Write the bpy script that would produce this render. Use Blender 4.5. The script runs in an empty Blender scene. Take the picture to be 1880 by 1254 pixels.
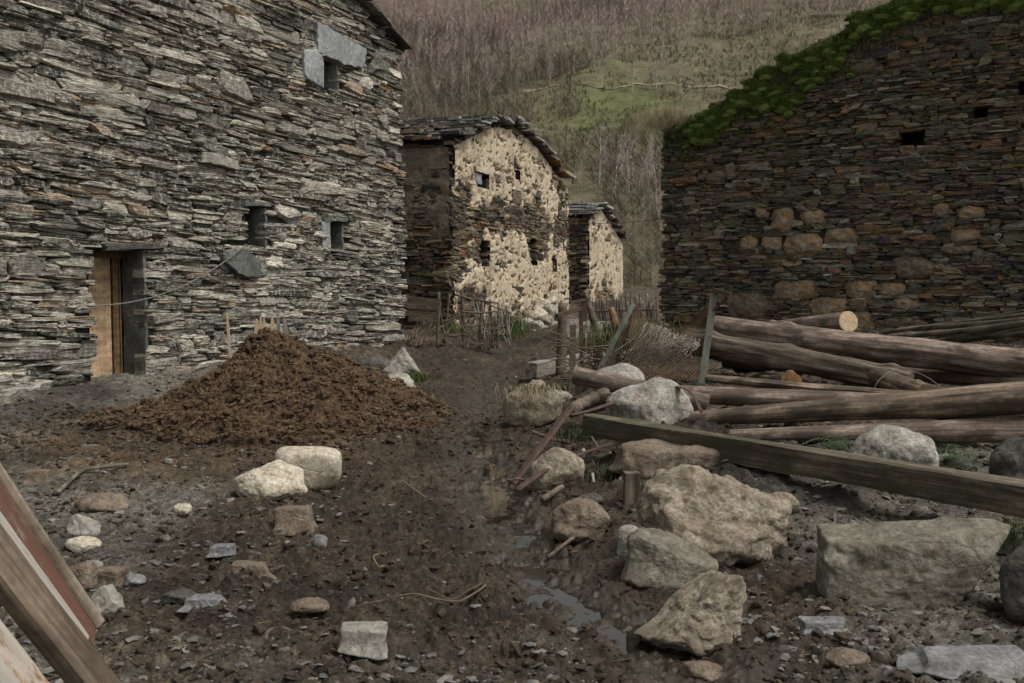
import bpy, bmesh, math, random
import numpy as np
from mathutils import Vector, Matrix, Euler
R = math.radians
scene = bpy.context.scene
C = scene.collection
random.seed(7)

# ------------------------------------------------------------------ camera
CAMZ, PITCH, F = 1.6, R(3.2), 1828.0
cam_d = bpy.data.cameras.new('camera'); cam = bpy.data.objects.new('camera', cam_d); C.objects.link(cam)
cam.location = (0, 0, CAMZ); cam.rotation_euler = (R(90) - PITCH, 0, 0)
cam_d.sensor_width = 36.0; cam_d.lens = 36.0 * F / 1880.0
cam_d.clip_start = 0.05; cam_d.clip_end = 3000
cam_d.dof.use_dof = True; cam_d.dof.focus_distance = 11.0; cam_d.dof.aperture_fstop = 8.0
scene.camera = cam
# ------------------------------------------------------------------ world
SUN_EL, SUN_AZ = R(58), R(118)         # azimuth clockwise from +Y (north)
w = bpy.data.worlds.new('World'); scene.world = w; w.use_nodes = True
nt = w.node_tree
bg = nt.nodes['Background']; sky = nt.nodes.new('ShaderNodeTexSky'); sky.sky_type = 'NISHITA'
sky.sun_disc = False; sky.sun_elevation = SUN_EL; sky.sun_rotation = SUN_AZ
sky.air_density = 1.0; sky.dust_density = 4.0; sky.ozone_density = 1.0
hs = nt.nodes.new('ShaderNodeHueSaturation'); hs.inputs['Saturation'].default_value = 0.12
nt.links.new(sky.outputs[0], hs.inputs['Color']); tint = nt.nodes.new('ShaderNodeMix'); tint.data_type = 'RGBA'; tint.blend_type = 'MULTIPLY'; tint.inputs[0].default_value = 1.0
tint.inputs[7].default_value = (.985, 1.0, .955, 1)          # grey overcast
nt.links.new(hs.outputs[0], tint.inputs[6]); nt.links.new(tint.outputs[2], bg.inputs[0])
bg.inputs[1].default_value = 0.085
# ------------------------------------------------------------------ sun
sd = bpy.data.lights.new('sun', 'SUN'); sun = bpy.data.objects.new('sun', sd); C.objects.link(sun)
sd.energy = 1.5; sd.angle = R(22); sd.color = (1.0, 0.94, 0.87)
sdir = Vector((math.sin(SUN_AZ) * math.cos(SUN_EL), math.cos(SUN_AZ) * math.cos(SUN_EL), math.sin(SUN_EL)))
sun.rotation_euler = sdir.to_track_quat('Z', 'Y').to_euler()
scene.view_settings.view_transform = 'Standard'; scene.view_settings.look = 'None'
scene.view_settings.exposure = 0.82; scene.view_settings.gamma = 1.0

# ------------------------------------------------------------------ noise
_rg = np.random.default_rng(11)
_perm = np.concatenate([_rg.permutation(256)] * 3)
_grad = _rg.normal(size=(256, 3)); _grad /= np.linalg.norm(_grad, axis=1)[:, None]
def pn(p, seed=0):
    p = np.asarray(p, float) + seed * 17.31
    i = np.floor(p).astype(int); f = p - i; i &= 255
    u = f * f * f * (f * (f * 6 - 15) + 10)
    r = 0
    for dx in (0, 1):
        wx = u[:, 0] if dx else 1 - u[:, 0]
        for dy in (0, 1):
            wy = u[:, 1] if dy else 1 - u[:, 1]
            for dz in (0, 1):
                wz = u[:, 2] if dz else 1 - u[:, 2]
                h = _perm[_perm[_perm[i[:, 0] + dx] + i[:, 1] + dy] + i[:, 2] + dz]
                g = _grad[h]
                r = r + wx * wy * wz * (g[:, 0] * (f[:, 0] - dx) + g[:, 1] * (f[:, 1] - dy) + g[:, 2] * (f[:, 2] - dz))
    return r * 1.5
def fbm(p, octv=4, seed=0, gain=0.5, lac=2.07):
    a, r, q = 1.0, 0, np.asarray(p, float)
    for k in range(octv):
        r = r + a * pn(q, seed + k); q = q * lac; a *= gain
    return r
def P2(x, y, s=1.0, z=0.0):
    x = np.asarray(x, float); y = np.asarray(y, float)
    return np.stack([x * s, y * s, np.full(x.shape, z)], -1).reshape(-1, 3)
def S(x, a, b):
    t = np.clip((np.asarray(x, float) - a) / (b - a), 0, 1); return t * t * (3 - 2 * t)

# ------------------------------------------------------------------ pixel -> world
_f = np.array([0, math.cos(PITCH), -math.sin(PITCH)]); _u = np.array([0, math.sin(PITCH), math.cos(PITCH)])
CAMP = np.array([0, 0, CAMZ])
def ray(px, py): return _f + (px - 940) / F * np.array([1., 0, 0]) + (627 - py) / F * _u
def at(px, py, Y):
    d = ray(px, py); return Vector(CAMP + d * (Y / d[1]))

# ------------------------------------------------------------------ ground shape
_ky = np.array([2, 4.2, 4.85, 5.1, 6.4, 8.3, 10.3, 14, 20, 26, 60]); _kx = np.array([1.0, .75, .45, .30, -.03, -.22, -.33, -.30, -.15, .1, 1.0])
def xc(y): return np.interp(y, _ky, _kx)
W1P = np.array([-5.16, 13.0]); W1D = np.array([0.465, 0.885])
def base(x, y):
    x = np.asarray(x, float); y = np.asarray(y, float)
    h = 0.027 * np.clip(y - 4, 0, 60)
    b = 0.23 * S(y, 5.2, 7.8) * S(x - xc(y), .65, 1.5) * (1 - S(y, 22, 30))
    b = b + 0.10 * S(x, 2.5, 6) * S(y, 9, 16) * (1 - S(y, 22, 30))
    ch = -0.09 * np.exp(-((x - xc(y)) / (.20 + .012 * y)) ** 2) * (1 - S(y, 20, 28)) * S(y, 3.6, 4.6)
    dw = (x - W1P[0]) * 0.885 - (y - W1P[1]) * 0.465      # distance in front of the house wall
    tal = 0.14 * (1 - S(dw, 0, 1.6)) * S(y, 7, 10) * (1 - S(y, 19, 20))
    return h + b + ch + tal
def gpt(px, py):
    d = ray(px, py); lo, hi = 1.5, 70.0
    for _ in range(50):
        m = (lo + hi) / 2; p = CAMP + d * (m / d[1])
        if p[2] > float(base(p[0], p[1])): lo = m
        else: hi = m
    return Vector(CAMP + d * (lo / d[1]))

# ------------------------------------------------------------------ mesh helpers
def mesh(name, V, faces, mats, cols=None, mi=None, smooth=False, attrs=None):
    """V (n,3); faces: list of int arrays (m,k)."""
    V = np.asarray(V, np.float32); me = bpy.data.meshes.new(name)
    fl = [np.asarray(f, np.int32) for f in faces if len(f)]
    cnt = np.concatenate([np.full(len(f), f.shape[1], np.int32) for f in fl])
    idx = np.concatenate([f.ravel() for f in fl])
    me.vertices.add(len(V)); me.vertices.foreach_set('co', V.ravel())
    me.loops.add(len(idx)); me.loops.foreach_set('vertex_index', idx)
    me.polygons.add(len(cnt)); st = np.concatenate([[0], np.cumsum(cnt)[:-1]]).astype(np.int32)
    me.polygons.foreach_set('loop_start', st)
    try: me.polygons.foreach_set('loop_total', cnt)
    except Exception: pass
    me.polygons.foreach_set('use_smooth', np.full(len(cnt), bool(smooth)))
    for m in (mats if isinstance(mats, (list, tuple)) else [mats]): me.materials.append(m)
    if mi is not None: me.polygons.foreach_set('material_index', np.asarray(mi, np.int32))
    me.update(calc_edges=True); me.validate()
    if cols is not None:
        a = me.color_attributes.new('col', 'FLOAT_COLOR', 'POINT')
        a.data.foreach_set('color', np.c_[np.asarray(cols, np.float32), np.ones(len(V), np.float32)].ravel().astype(np.float32))
    for k, v in (attrs or {}).items():
        a = me.attributes.new(k, 'FLOAT', 'POINT'); a.data.foreach_set('value', np.asarray(v, np.float32))
    return me
def obj(name, me, parent=None, loc=None, rot=None):
    o = bpy.data.objects.new(name, me); C.objects.link(o)
    if parent is not None: o.parent = parent
    if loc is not None: o.location = loc
    if rot is not None: o.rotation_euler = rot
    return o
def tag(o, label, cat, group=None):
    o['label'] = label; o['category'] = cat
    if group: o['group'] = group
    return o
def thing(name, label, cat, loc=(0, 0, 0), rot=(0, 0, 0), group=None):
    o = obj(name, None, None, loc, rot); return tag(o, label, cat, group)
def kind(o, k): o['kind'] = k; return o

class MB:
    """collects pieces into one mesh"""
    def __init__(s): s.V = []; s.F = {}; s.n = 0; s.MI = {}
    def add(s, V, faces, mi=0):
        V = np.asarray(V, float)
        for f in faces:
            f = np.asarray(f, int)
            if len(f) == 0: continue
            s.F.setdefault(f.shape[1], []).append(f + s.n); s.MI.setdefault(f.shape[1], []).append(np.full(len(f), mi))
        s.V.append(V); s.n += len(V)
    def tube(s, pts, r, n=6, mi=0, cap=True, flat=None):
        pts = np.asarray([tuple(p) for p in pts], float); m = len(pts)
        r = np.broadcast_to(np.asarray(r, float), (m,))
        t = np.gradient(pts, axis=0); t /= np.linalg.norm(t, axis=1)[:, None] + 1e-9
        up = np.array([0, 0, 1.]) if abs(t[0][2]) < .9 else np.array([1., 0, 0])
        a = np.cross(t, up); a /= np.linalg.norm(a, axis=1)[:, None] + 1e-9; b = np.cross(a, t)
        th = np.linspace(0, 2 * np.pi, n, endpoint=False)
        fl = flat if flat else 1.0
        V = (pts[:, None] + r[:, None, None] * (np.cos(th)[None, :, None] * a[:, None] + fl * np.sin(th)[None, :, None] * b[:, None])).reshape(-1, 3)
        i = np.arange(m - 1)[:, None] * n; j = np.arange(n)[None]; k = (j + 1) % n
        q = np.stack([i + j, i + k, i + n + k, i + n + j], -1).reshape(-1, 4)
        fs = [q]
        if cap:
            V = np.vstack([V, pts[0], pts[-1]]); jj = np.arange(n); kk = (jj + 1) % n
            fs += [np.stack([kk, jj, np.full(n, m * n)], -1), np.stack([(m - 1) * n + jj, (m - 1) * n + kk, np.full(n, m * n + 1)], -1)]
        s.add(V, fs, mi)
    def bar(s, p0, p1, w, h, up=(0, 0, 1), mi=0, jit=0.0):
        p0 = np.array(p0, float); p1 = np.array(p1, float); t = p1 - p0; L = np.linalg.norm(t); t /= L
        a = np.cross(t, up); a /= np.linalg.norm(a); b = np.cross(a, t)
        V = []
        for p in (p0, p1):
            for ca, cb in ((-1, -1), (1, -1), (1, 1), (-1, 1)):
                V.append(p + a * ca * w / 2 + b * cb * h / 2 + np.random.default_rng(len(V) + int(L * 99)).normal(size=3) * jit)
        f = np.array([[3, 2, 1, 0], [4, 5, 6, 7], [0, 1, 5, 4], [1, 2, 6, 5], [2, 3, 7, 6], [3, 0, 4, 7]])
        s.add(V, [f], mi)
    def build(s, name, mats, parent=None, smooth=False, loc=None, rot=None):
        fs, mi = [], []
        for k in s.F: fs.append(np.concatenate(s.F[k])); mi.append(np.concatenate(s.MI[k]))
        return obj(name, mesh(name, np.concatenate(s.V), fs, mats, mi=np.concatenate(mi), smooth=smooth), parent, loc, rot)

def gridfaces(nr, nc):
    i = np.arange(nr - 1)[:, None] * nc; j = np.arange(nc - 1)[None]
    return np.stack([i + j, i + j + 1, i + nc + j + 1, i + nc + j], -1).reshape(-1, 4)

# ------------------------------------------------------------------ materials
class M:
    def __init__(s, name):
        s.m = bpy.data.materials.new(name); s.m.use_nodes = True; s.nt = s.m.node_tree
        s.p = s.nt.nodes['Principled BSDF']; s.p.inputs['Roughness'].default_value = .85
        s.p.inputs['Specular IOR Level'].default_value = .3
        s.tc = s.nt.nodes.new('ShaderNodeTexCoord')
    def L(s, a, b): s.nt.links.new(a, b)
    def vec(s, sc=(1, 1, 1), coord='Object'):
        n = s.nt.nodes.new('ShaderNodeMapping'); n.inputs['Scale'].default_value = sc
        s.L(s.tc.outputs[coord], n.inputs[0]); return n.outputs[0]
    def noise(s, scale, detail=6, rough=.6, sc=(1, 1, 1), dist=0.0):
        n = s.nt.nodes.new('ShaderNodeTexNoise'); n.inputs['Scale'].default_value = scale; n.inputs['Detail'].default_value = detail
        n.inputs['Roughness'].default_value = rough; n.inputs['Distortion'].default_value = dist
        s.L(s.vec(sc), n.inputs['Vector']); return n.outputs['Fac']
    def voro(s, scale, sc=(1, 1, 1), feat='F1', out='Distance'):
        n = s.nt.nodes.new('ShaderNodeTexVoronoi'); n.feature = feat; n.inputs['Scale'].default_value = scale
        s.L(s.vec(sc), n.inputs['Vector']); return n.outputs[out]
    def ramp(s, fac, stops):
        n = s.nt.nodes.new('ShaderNodeValToRGB'); e = n.color_ramp.elements
        while len(e) < len(stops): e.new(.5)
        for k, (p, c) in enumerate(stops):
            e[k].position = p; c = (c, c, c) if isinstance(c, (int, float)) else c
            e[k].color = (*c, 1)
        s.L(fac, n.inputs[0]); return n.outputs[0]
    def mix(s, fac, a, b, blend='MIX'):
        n = s.nt.nodes.new('ShaderNodeMix'); n.data_type = 'RGBA'; n.blend_type = blend
        for v, i in ((fac, 0), (a, 6), (b, 7)):
            if isinstance(v, (int, float)): n.inputs[i].default_value = v if i == 0 else (v, v, v, 1)
            elif isinstance(v, tuple): n.inputs[i].default_value = (*v, 1)
            else: s.L(v, n.inputs[i])
        return n.outputs[2]
    def math(s, op, a, b):
        n = s.nt.nodes.new('ShaderNodeMath'); n.operation = op
        for v, i in ((a, 0), (b, 1)):
            if isinstance(v, (int, float)): n.inputs[i].default_value = v
            else: s.L(v, n.inputs[i])
        return n.outputs[0]
    def attr(s, name, out='Color'):
        n = s.nt.nodes.new('ShaderNodeAttribute'); n.attribute_name = name; return n.outputs[out]
    def bump(s, h, strength=.5, dist=.02, prev=None):
        n = s.nt.nodes.new('ShaderNodeBump'); n.inputs['Strength'].default_value = strength; n.inputs['Distance'].default_value = dist
        s.L(h, n.inputs['Height'])
        if prev is not None: s.L(prev, n.inputs['Normal'])
        return n.outputs[0]
    def out(s, col=None, rough=None, nrm=None, metal=None):
        if col is not None:
            if isinstance(col, tuple): s.p.inputs['Base Color'].default_value = (*col, 1)
            else: s.L(col, s.p.inputs['Base Color'])
        if rough is not None:
            if isinstance(rough, (int, float)): s.p.inputs['Roughness'].default_value = rough
            else: s.L(rough, s.p.inputs['Roughness'])
        if nrm is not None: s.L(nrm, s.p.inputs['Normal'])
        if metal: s.p.inputs['Metallic'].default_value = metal
        return s.m

def stone_mat(name, lime=.5, lichen=.3, lime_col=(.42, .39, .34), lich_col=(.26, .115, .025), lich2=(.17, .13, .03), gain=1.0):
    m = M(name); c = m.attr('col')
    n1 = m.noise(5, 6, .65, (1, 1, 2.6)); n2 = m.noise(30, 8, .7, (.45, 1, 2.6))
    c = m.mix(1.0, c, m.ramp(n1, [(.28, .42 * gain), (.7, 1.6 * gain)]), 'MULTIPLY')
    c = m.mix(1.0, c, m.ramp(n2, [(.33, .3), (.67, 1.62)]), 'MULTIPLY')
    la = m.ramp(m.noise(1.1, 3, .5), [(.33, 0.25), (.6, 1.0)]); lb = m.ramp(m.noise(15, 8, .78, (1.4, 1, .9)), [(.49, 0.0), (.62, 1.0)])
    c = m.mix(m.math('MULTIPLY', m.math('MULTIPLY', la, lb), lime), c, lime_col)
    ra = m.ramp(m.noise(2.6, 5, .7, (.8, 1, 1.6)), [(.42, 0.0), (.56, 1.0)]); rb = m.ramp(m.noise(14, 8, .78, (.7, 1, 1.5)), [(.5, 0.0), (.6, 1.0)])
    c = m.mix(m.math('MULTIPLY', m.math('MULTIPLY', ra, rb), lichen), c, m.mix(m.ramp(m.noise(4, 3), [(.42, 0.), (.58, 1.)]), lich_col, lich2))
    b = m.bump(n2, .9, .03); b = m.bump(m.noise(7, 6, .65, (.4, 1, 4.5)), .85, .05, b)
    return m.out(c, .85, b)

def rock_mat(name, dark, mid, light, scale=6, spots=None, bump=.6, aniso=(1, 1, 1), moss=0.0, spot=.55):
    m = M(name); n1 = m.noise(scale, 9, .68, aniso, .4); n2 = m.noise(scale * 7, 8, .75)
    c = m.ramp(n1, [(.3, dark), (.48, mid), (.68, light)])
    c = m.mix(1.0, c, m.ramp(n2, [(.32, .5), (.68, 1.45)]), 'MULTIPLY')
    if spots:
        c = m.mix(m.ramp(m.noise(scale * 1.6, 7, .7), [(spot, 0.), (spot + .11, .85)]), c, spots)
    if moss:
        c = m.mix(m.math('MULTIPLY', m.ramp(m.noise(scale * .8, 5, .6), [(.55, 0.), (.65, 1.)]), moss), c, (.03, .05, .01))
    ck = m.ramp(m.voro(scale * .42, tuple(a_ * q_ for a_, q_ in zip(aniso, (.8, 1, 1.5))), 'DISTANCE_TO_EDGE'), [(.0, 0.), (.016, 1.)])
    ck = m.mix(m.ramp(m.noise(scale * .5, 4, .6), [(.45, 0.), (.55, 1.)]), 1.0, ck)
    c = m.mix(1.0, c, m.ramp(ck, [(0., .78), (1., 1.)]), 'MULTIPLY')
    b = m.bump(n2, bump, .02); b = m.bump(n1, bump, .06, b); b = m.bump(ck, .25, .02, b)
    return m.out(c, .9, b)

def wood_mat(name, dark, mid, light, grain=(1.2, 30, 30), bump=.5, patch=None, rough=.8):
    m = M(name); g = m.noise(1.6, 8, .65, grain, .3); n = m.noise(3, 6, .6, (1, 3, 3)); k = m.noise(26, 5, .6)
    c = m.ramp(g, [(.3, dark), (.5, mid), (.7, light)])
    c = m.mix(1.0, c, m.ramp(n, [(.3, .5), (.7, 1.35)]), 'MULTIPLY')
    c = m.mix(1.0, c, m.ramp(k, [(.3, .75), (.7, 1.2)]), 'MULTIPLY')
    if patch: c = m.mix(m.ramp(m.noise(2.2, 5, .65, (1, 2.5, 2.5)), [(.47, 0.), (.6, .9)]), c, patch)
    b = m.bump(g, bump, .012); b = m.bump(k, .3, .01, b)
    return m.out(c, rough, b)

def simple(name, c0, c1, scale=8, rough=.8, sc=(1, 1, 1), bump=.3, metal=None, c2=None):
    m = M(name); n = m.noise(scale, 7, .68, sc)
    st = [(.32, c0), (.62, c1)]
    if c2: st.append((.75, c2))
    return m.out(m.ramp(n, st), rough, m.bump(n, bump, .01), metal)

MT = {}
MT['slate_wall'] = stone_mat('slate_wall_stone', 1.0, .35, (.56, .52, .45), (.24, .135, .06), (.2, .15, .08))
MT['ruin_wall'] = stone_mat('ruin_wall_stone', .45, 1.0, (.22, .2, .17), (.31, .155, .042), (.24, .195, .058), 1.65)
MT['mid_wall'] = stone_mat('mid_wall_stone', .3, .3, (.3, .24, .15))
MT['backing'] = simple('earth_mortar', (.012, .011, .01), (.035, .03, .025), 12)
MT['slate_roof'] = stone_mat('roof_slate', .5, .45, (.3, .29, .27), (.26, .12, .03))
MT['plank_pale'] = wood_mat('pale_plywood', (.28, .185, .11), (.42, .285, .175), (.5, .36, .235), (6, 6, .5), .15)
MT['plank_frame'] = wood_mat('brown_frame_wood', (.075, .045, .022), (.15, .092, .045), (.24, .16, .085), (25, 25, .8), .3)
MT['old_wood'] = wood_mat('weathered_wood', (.05, .038, .028), (.12, .09, .065), (.21, .165, .125))
MT['log_pink'] = wood_mat('peeled_log', (.04, .029, .023), (.19, .14, .112), (.43, .34, .285), (.7, 13, 13), .9, (.07, .05, .038))
MT['log_brown'] = wood_mat('brown_log', (.04, .029, .02), (.16, .115, .08), (.33, .255, .19), (.8, 13, 13), .8, (.05, .04, .03))
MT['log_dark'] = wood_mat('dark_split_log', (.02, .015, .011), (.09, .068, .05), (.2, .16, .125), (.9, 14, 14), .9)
MT['beam'] = wood_mat('grey_brown_beam', (.026, .021, .014), (.095, .077, .053), (.2, .168, .122), (.6, 24, 24), .9, (.045, .042, .024))
m = M('sawn_wood'); wv = m.nt.nodes.new('ShaderNodeTexWave'); wv.wave_type = 'RINGS'; wv.rings_direction = 'X'; wv.inputs['Scale'].default_value = 14; wv.inputs['Distortion'].default_value = 2.5; wv.inputs['Detail'].default_value = 3
m.L(m.tc.outputs['Object'], wv.inputs['Vector'])
MT['sawn'] = m.out(m.mix(1.0, m.ramp(wv.outputs['Fac'], [(.2, (.36, .25, .15)), (.8, (.56, .43, .29))]), m.ramp(m.noise(14, 6, .7), [(.3, .7), (.7, 1.15)]), 'MULTIPLY'), .8)
MT['rotten'] = simple('rotten_wood', (.06, .03, .012), (.22, .12, .04), 20, .9)
MT['pole'] = wood_mat('bark_pole', (.04, .036, .024), (.10, .09, .062), (.18, .165, .125), (2, 6, 6), .4)
MT['rust'] = simple('rusty_iron', (.035, .023, .018), (.08, .048, .037), 14, .85, bump=.4, c2=(.14, .095, .075))
MT['green_paint'] = simple('green_grey_paint', (.08, .086, .068), (.165, .175, .145), 9, .7, c2=(.12, .08, .05))
MT['wire'] = simple('dull_wire', (.08, .075, .07), (.17, .16, .15), 30, .6)
MT['net'] = simple('rusty_net', (.05, .032, .018), (.11, .066, .036), 20, .8)
MT['twig'] = simple('dry_twigs', (.12, .105, .095), (.34, .31, .285), 9, .85)
MT['stick'] = simple('brown_sticks', (.05, .036, .026), (.15, .11, .08), 9, .85)
MT['straw'] = simple('straw', (.09, .062, .032), (.22, .155, .085), 12, .85)
MT['void'] = simple('dark_interior', (.006, .006, .006), (.015, .014, .013), 6)
MT['slab_dark'] = rock_mat('dark_slate_slab', (.05, .055, .05), (.095, .1, .092), (.17, .175, .165), 3, bump=.3, aniso=(1, 1, .5))
MT['slab_blue'] = rock_mat('blue_grey_slab', (.13, .14, .145), (.21, .22, .225), (.31, .315, .315), 2.5, bump=.25, aniso=(1, 1, .4))
MT['rock_white'] = rock_mat('cream_boulder', (.20, .17, .125), (.39, .345, .27), (.52, .47, .385), 5, (.24, .2, .15), .4, spot=.58)
MT['rock_grey'] = rock_mat('grey_boulder', (.12, .11, .095), (.25, .235, .205), (.40, .38, .34), 6, (.18, .13, .09))
MT['rock_warm'] = rock_mat('warm_granite', (.10, .082, .062), (.24, .2, .15), (.42, .365, .29), 7, (.17, .105, .06), .8, moss=.3)
MT['rock_green'] = rock_mat('green_grey_block', (.072, .064, .049), (.185, .167, .132), (.30, .275, .225), 5, (.13, .10, .065), .9, moss=.12)
MT['rock_brown'] = rock_mat('brown_stone', (.075, .055, .04), (.155, .118, .088), (.25, .2, .155), 9, bump=.6)
MT['rock_dark'] = rock_mat('dark_stone', (.03, .028, .025), (.075, .069, .06), (.14, .13, .115), 7, bump=.7)
MT['rock_orange'] = rock_mat('lichened_boulder', (.10, .086, .065), (.25, .205, .15), (.4, .34, .26), 5, (.36, .185, .065), .9, spot=.48)
MT['slate_flat'] = rock_mat('flat_slate', (.085, .085, .085), (.15, .15, .152), (.225, .225, .225), 6, bump=.4)
MT['concrete'] = rock_mat('grey_board', (.13, .115, .095), (.2, .175, .15), (.27, .24, .21), 5, bump=.3)
def leaf_mat(name, a, b, scale=4):
    m = M(name); n = m.noise(scale, 4, .6); c = m.ramp(n, [(.3, a), (.7, b)])
    m.p.inputs['Subsurface Weight'].default_value = 0.0
    return m.out(c, .7)
MT['moss'] = leaf_mat('bright_moss', (.045, .072, .015), (.18, .235, .05), 7)
MT['grass'] = leaf_mat('green_grass', (.028, .045, .012), (.075, .105, .028))
MT['weed'] = leaf_mat('dark_weed', (.02, .032, .012), (.05, .07, .026))
MT['dry_grass'] = leaf_mat('dry_grass', (.14, .11, .06), (.28, .23, .14))
MT['fern'] = leaf_mat('fern_green', (.018, .036, .012), (.042, .07, .024))
MT['wood_haze'] = leaf_mat('bare_twig_wood', (.27, .205, .185), (.41, .33, .305), .03)  # lightened: the paleness of distance haze is put into the twig colour
MT['scrub'] = leaf_mat('brown_scrub', (.085, .068, .05), (.175, .142, .108), .08)
MT['tuss'] = leaf_mat('olive_tussock', (.06, .056, .03), (.14, .122, .072), .06)
MT['birch'] = simple('birch_bark', (.22, .2, .175), (.48, .45, .41), 3, .8, (1, 1, .4))
MT['trunk_grey'] = simple('grey_bark', (.12, .10, .09), (.25, .22, .2), 1, .9)

# mud
m = M('mud'); wet = m.attr('wet', 'Fac'); gr = m.attr('gravel', 'Fac'); du = m.attr('dung', 'Fac'); dp_ = m.attr('damp', 'Fac')
nA = m.noise(3.2, 8, .7); nB = m.noise(14, 9, .75); nC = m.noise(60, 6, .75)
mudc = m.ramp(nB, [(.32, (.014, .0098, .0062)), (.5, (.052, .037, .0235)), (.68, (.155, .117, .08))])
gravc = m.ramp(nB, [(.32, (.03, .027, .021)), (.5, (.095, .085, .069)), (.68, (.215, .195, .163))])
dungc = m.ramp(nB, [(.3, (.024, .0145, .007)), (.5, (.075, .047, .025)), (.7, (.16, .108, .062))])
edge = lambda a, k: m.ramp(m.math('ADD', m.math('MULTIPLY', a, .62), m.math('MULTIPLY', nA, .55)), [(k - .10, 0.), (k + .12, 1.)])
c = m.mix(edge(gr, .5), mudc, gravc); c = m.mix(edge(du, .5), c, dungc)
c = m.mix(1.0, c, m.ramp(nC, [(.32, .35), (.68, 1.75)]), 'MULTIPLY'); c = m.mix(1.0, c, m.ramp(m.noise(.9, 5, .6), [(.38, .42), (.62, 1.3)]), 'MULTIPLY')
c = m.mix(m.math('MULTIPLY', edge(dp_, .5), .42), c, (.024, .0155, .009)); we = edge(wet, .52)
c = m.mix(we, c, m.ramp(nB, [(.35, (.013, .009, .0058)), (.65, (.044, .032, .021))]))
rr = m.mix(we, .9, m.ramp(m.noise(7, 6, .7), [(.47, .08), (.55, .75)]))
b = m.bump(nC, .7, .014); b = m.bump(nB, .9, .045, b)
for l_ in list(m.nt.nodes):
    if l_.type == 'BUMP': st_ = l_.inputs['Strength'].default_value; m.L(m.math('SUBTRACT', st_, m.math('MULTIPLY', we, st_ * .62)), l_.inputs['Strength'])
m.p.inputs['Specular IOR Level'].default_value = .38
MT['mud'] = m.out(c, rr, b)
m = M('dung'); n1 = m.noise(5, 8, .7); n2 = m.noise(24, 8, .75); n3 = m.noise(80, 5, .7)
c = m.ramp(n2, [(.3, (.022, .0128, .007)), (.48, (.07, .0415, .022)), (.68, (.175, .112, .065))])
c = m.mix(1.0, c, m.ramp(n1, [(.3, .5), (.7, 1.5)]), 'MULTIPLY'); c = m.mix(1.0, c, m.ramp(n3, [(.3, .55), (.7, 1.4)]), 'MULTIPLY')
MT['dung'] = m.out(c, .85, m.bump(n2, .9, .04, m.bump(n3, .6, .012)))
# hill turf
m = M('hill_turf'); n1 = m.noise(.035, 7, .6); n2 = m.noise(.5, 8, .7, (1, 1, 1)); n3 = m.noise(2.2, 7, .75); gz = m.attr('green', 'Fac')
c = m.ramp(n2, [(.3, (.05, .044, .025)), (.5, (.095, .083, .048)), (.7, (.15, .13, .08))])
g = m.ramp(n2, [(.3, (.042, .05, .018)), (.5, (.08, .092, .034)), (.7, (.135, .14, .06))])
c = m.mix(m.ramp(m.math('ADD', m.math('MULTIPLY', gz, .7), m.math('MULTIPLY', n1, .5)), [(.5, 0.), (.85, 1.)]), c, g)
c = m.mix(1.0, c, m.ramp(n3, [(.3, .6), (.7, 1.35)]), 'MULTIPLY')
MT['hill'] = m.out(c, .95, m.bump(n2, .6, .5, m.bump(n3, .6, .15)))
# water
m = M('puddle_water'); m.p.inputs['Specular IOR Level'].default_value = .5
n = m.noise(5, 3, .5)
MT['water'] = m.out((.012, .0095, .006), .04, m.bump(n, .05, .01))
# plaster
m = M('ochre_plaster'); n1 = m.noise(1.2, 7, .65, (.6, 1, 1)); n2 = m.noise(9, 8, .72, (.5, 1, 1)); n3 = m.noise(34, 6, .7, (.5, 1, 1))
c = m.ramp(n2, [(.28, (.23, .175, .115)), (.45, (.41, .333, .232)), (.7, (.54, .455, .335))])
c = m.mix(m.ramp(n1, [(.5, 0.), (.72, .6)]), c, (.55, .49, .41))
c = m.mix(m.ramp(m.noise(1.6, 7, .7, (2.2, 1, .5)), [(.5, 0.), (.66, .75)]), c, (.16, .135, .105))
c = m.mix(m.ramp(m.noise(13, 8, .8, (.5, 1, 1.1)), [(.54, 0.), (.6, .85)]), c, (.13, .095, .06))
MT['plaster'] = m.out(c, .9, m.bump(n2, .4, .03, m.bump(n3, .4, .015)))

MT['render_brown'] = rock_mat('brown_render', (.06, .05, .038), (.125, .102, .077), (.2, .17, .13), 2.5, (.15, .085, .05), .7)
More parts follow.
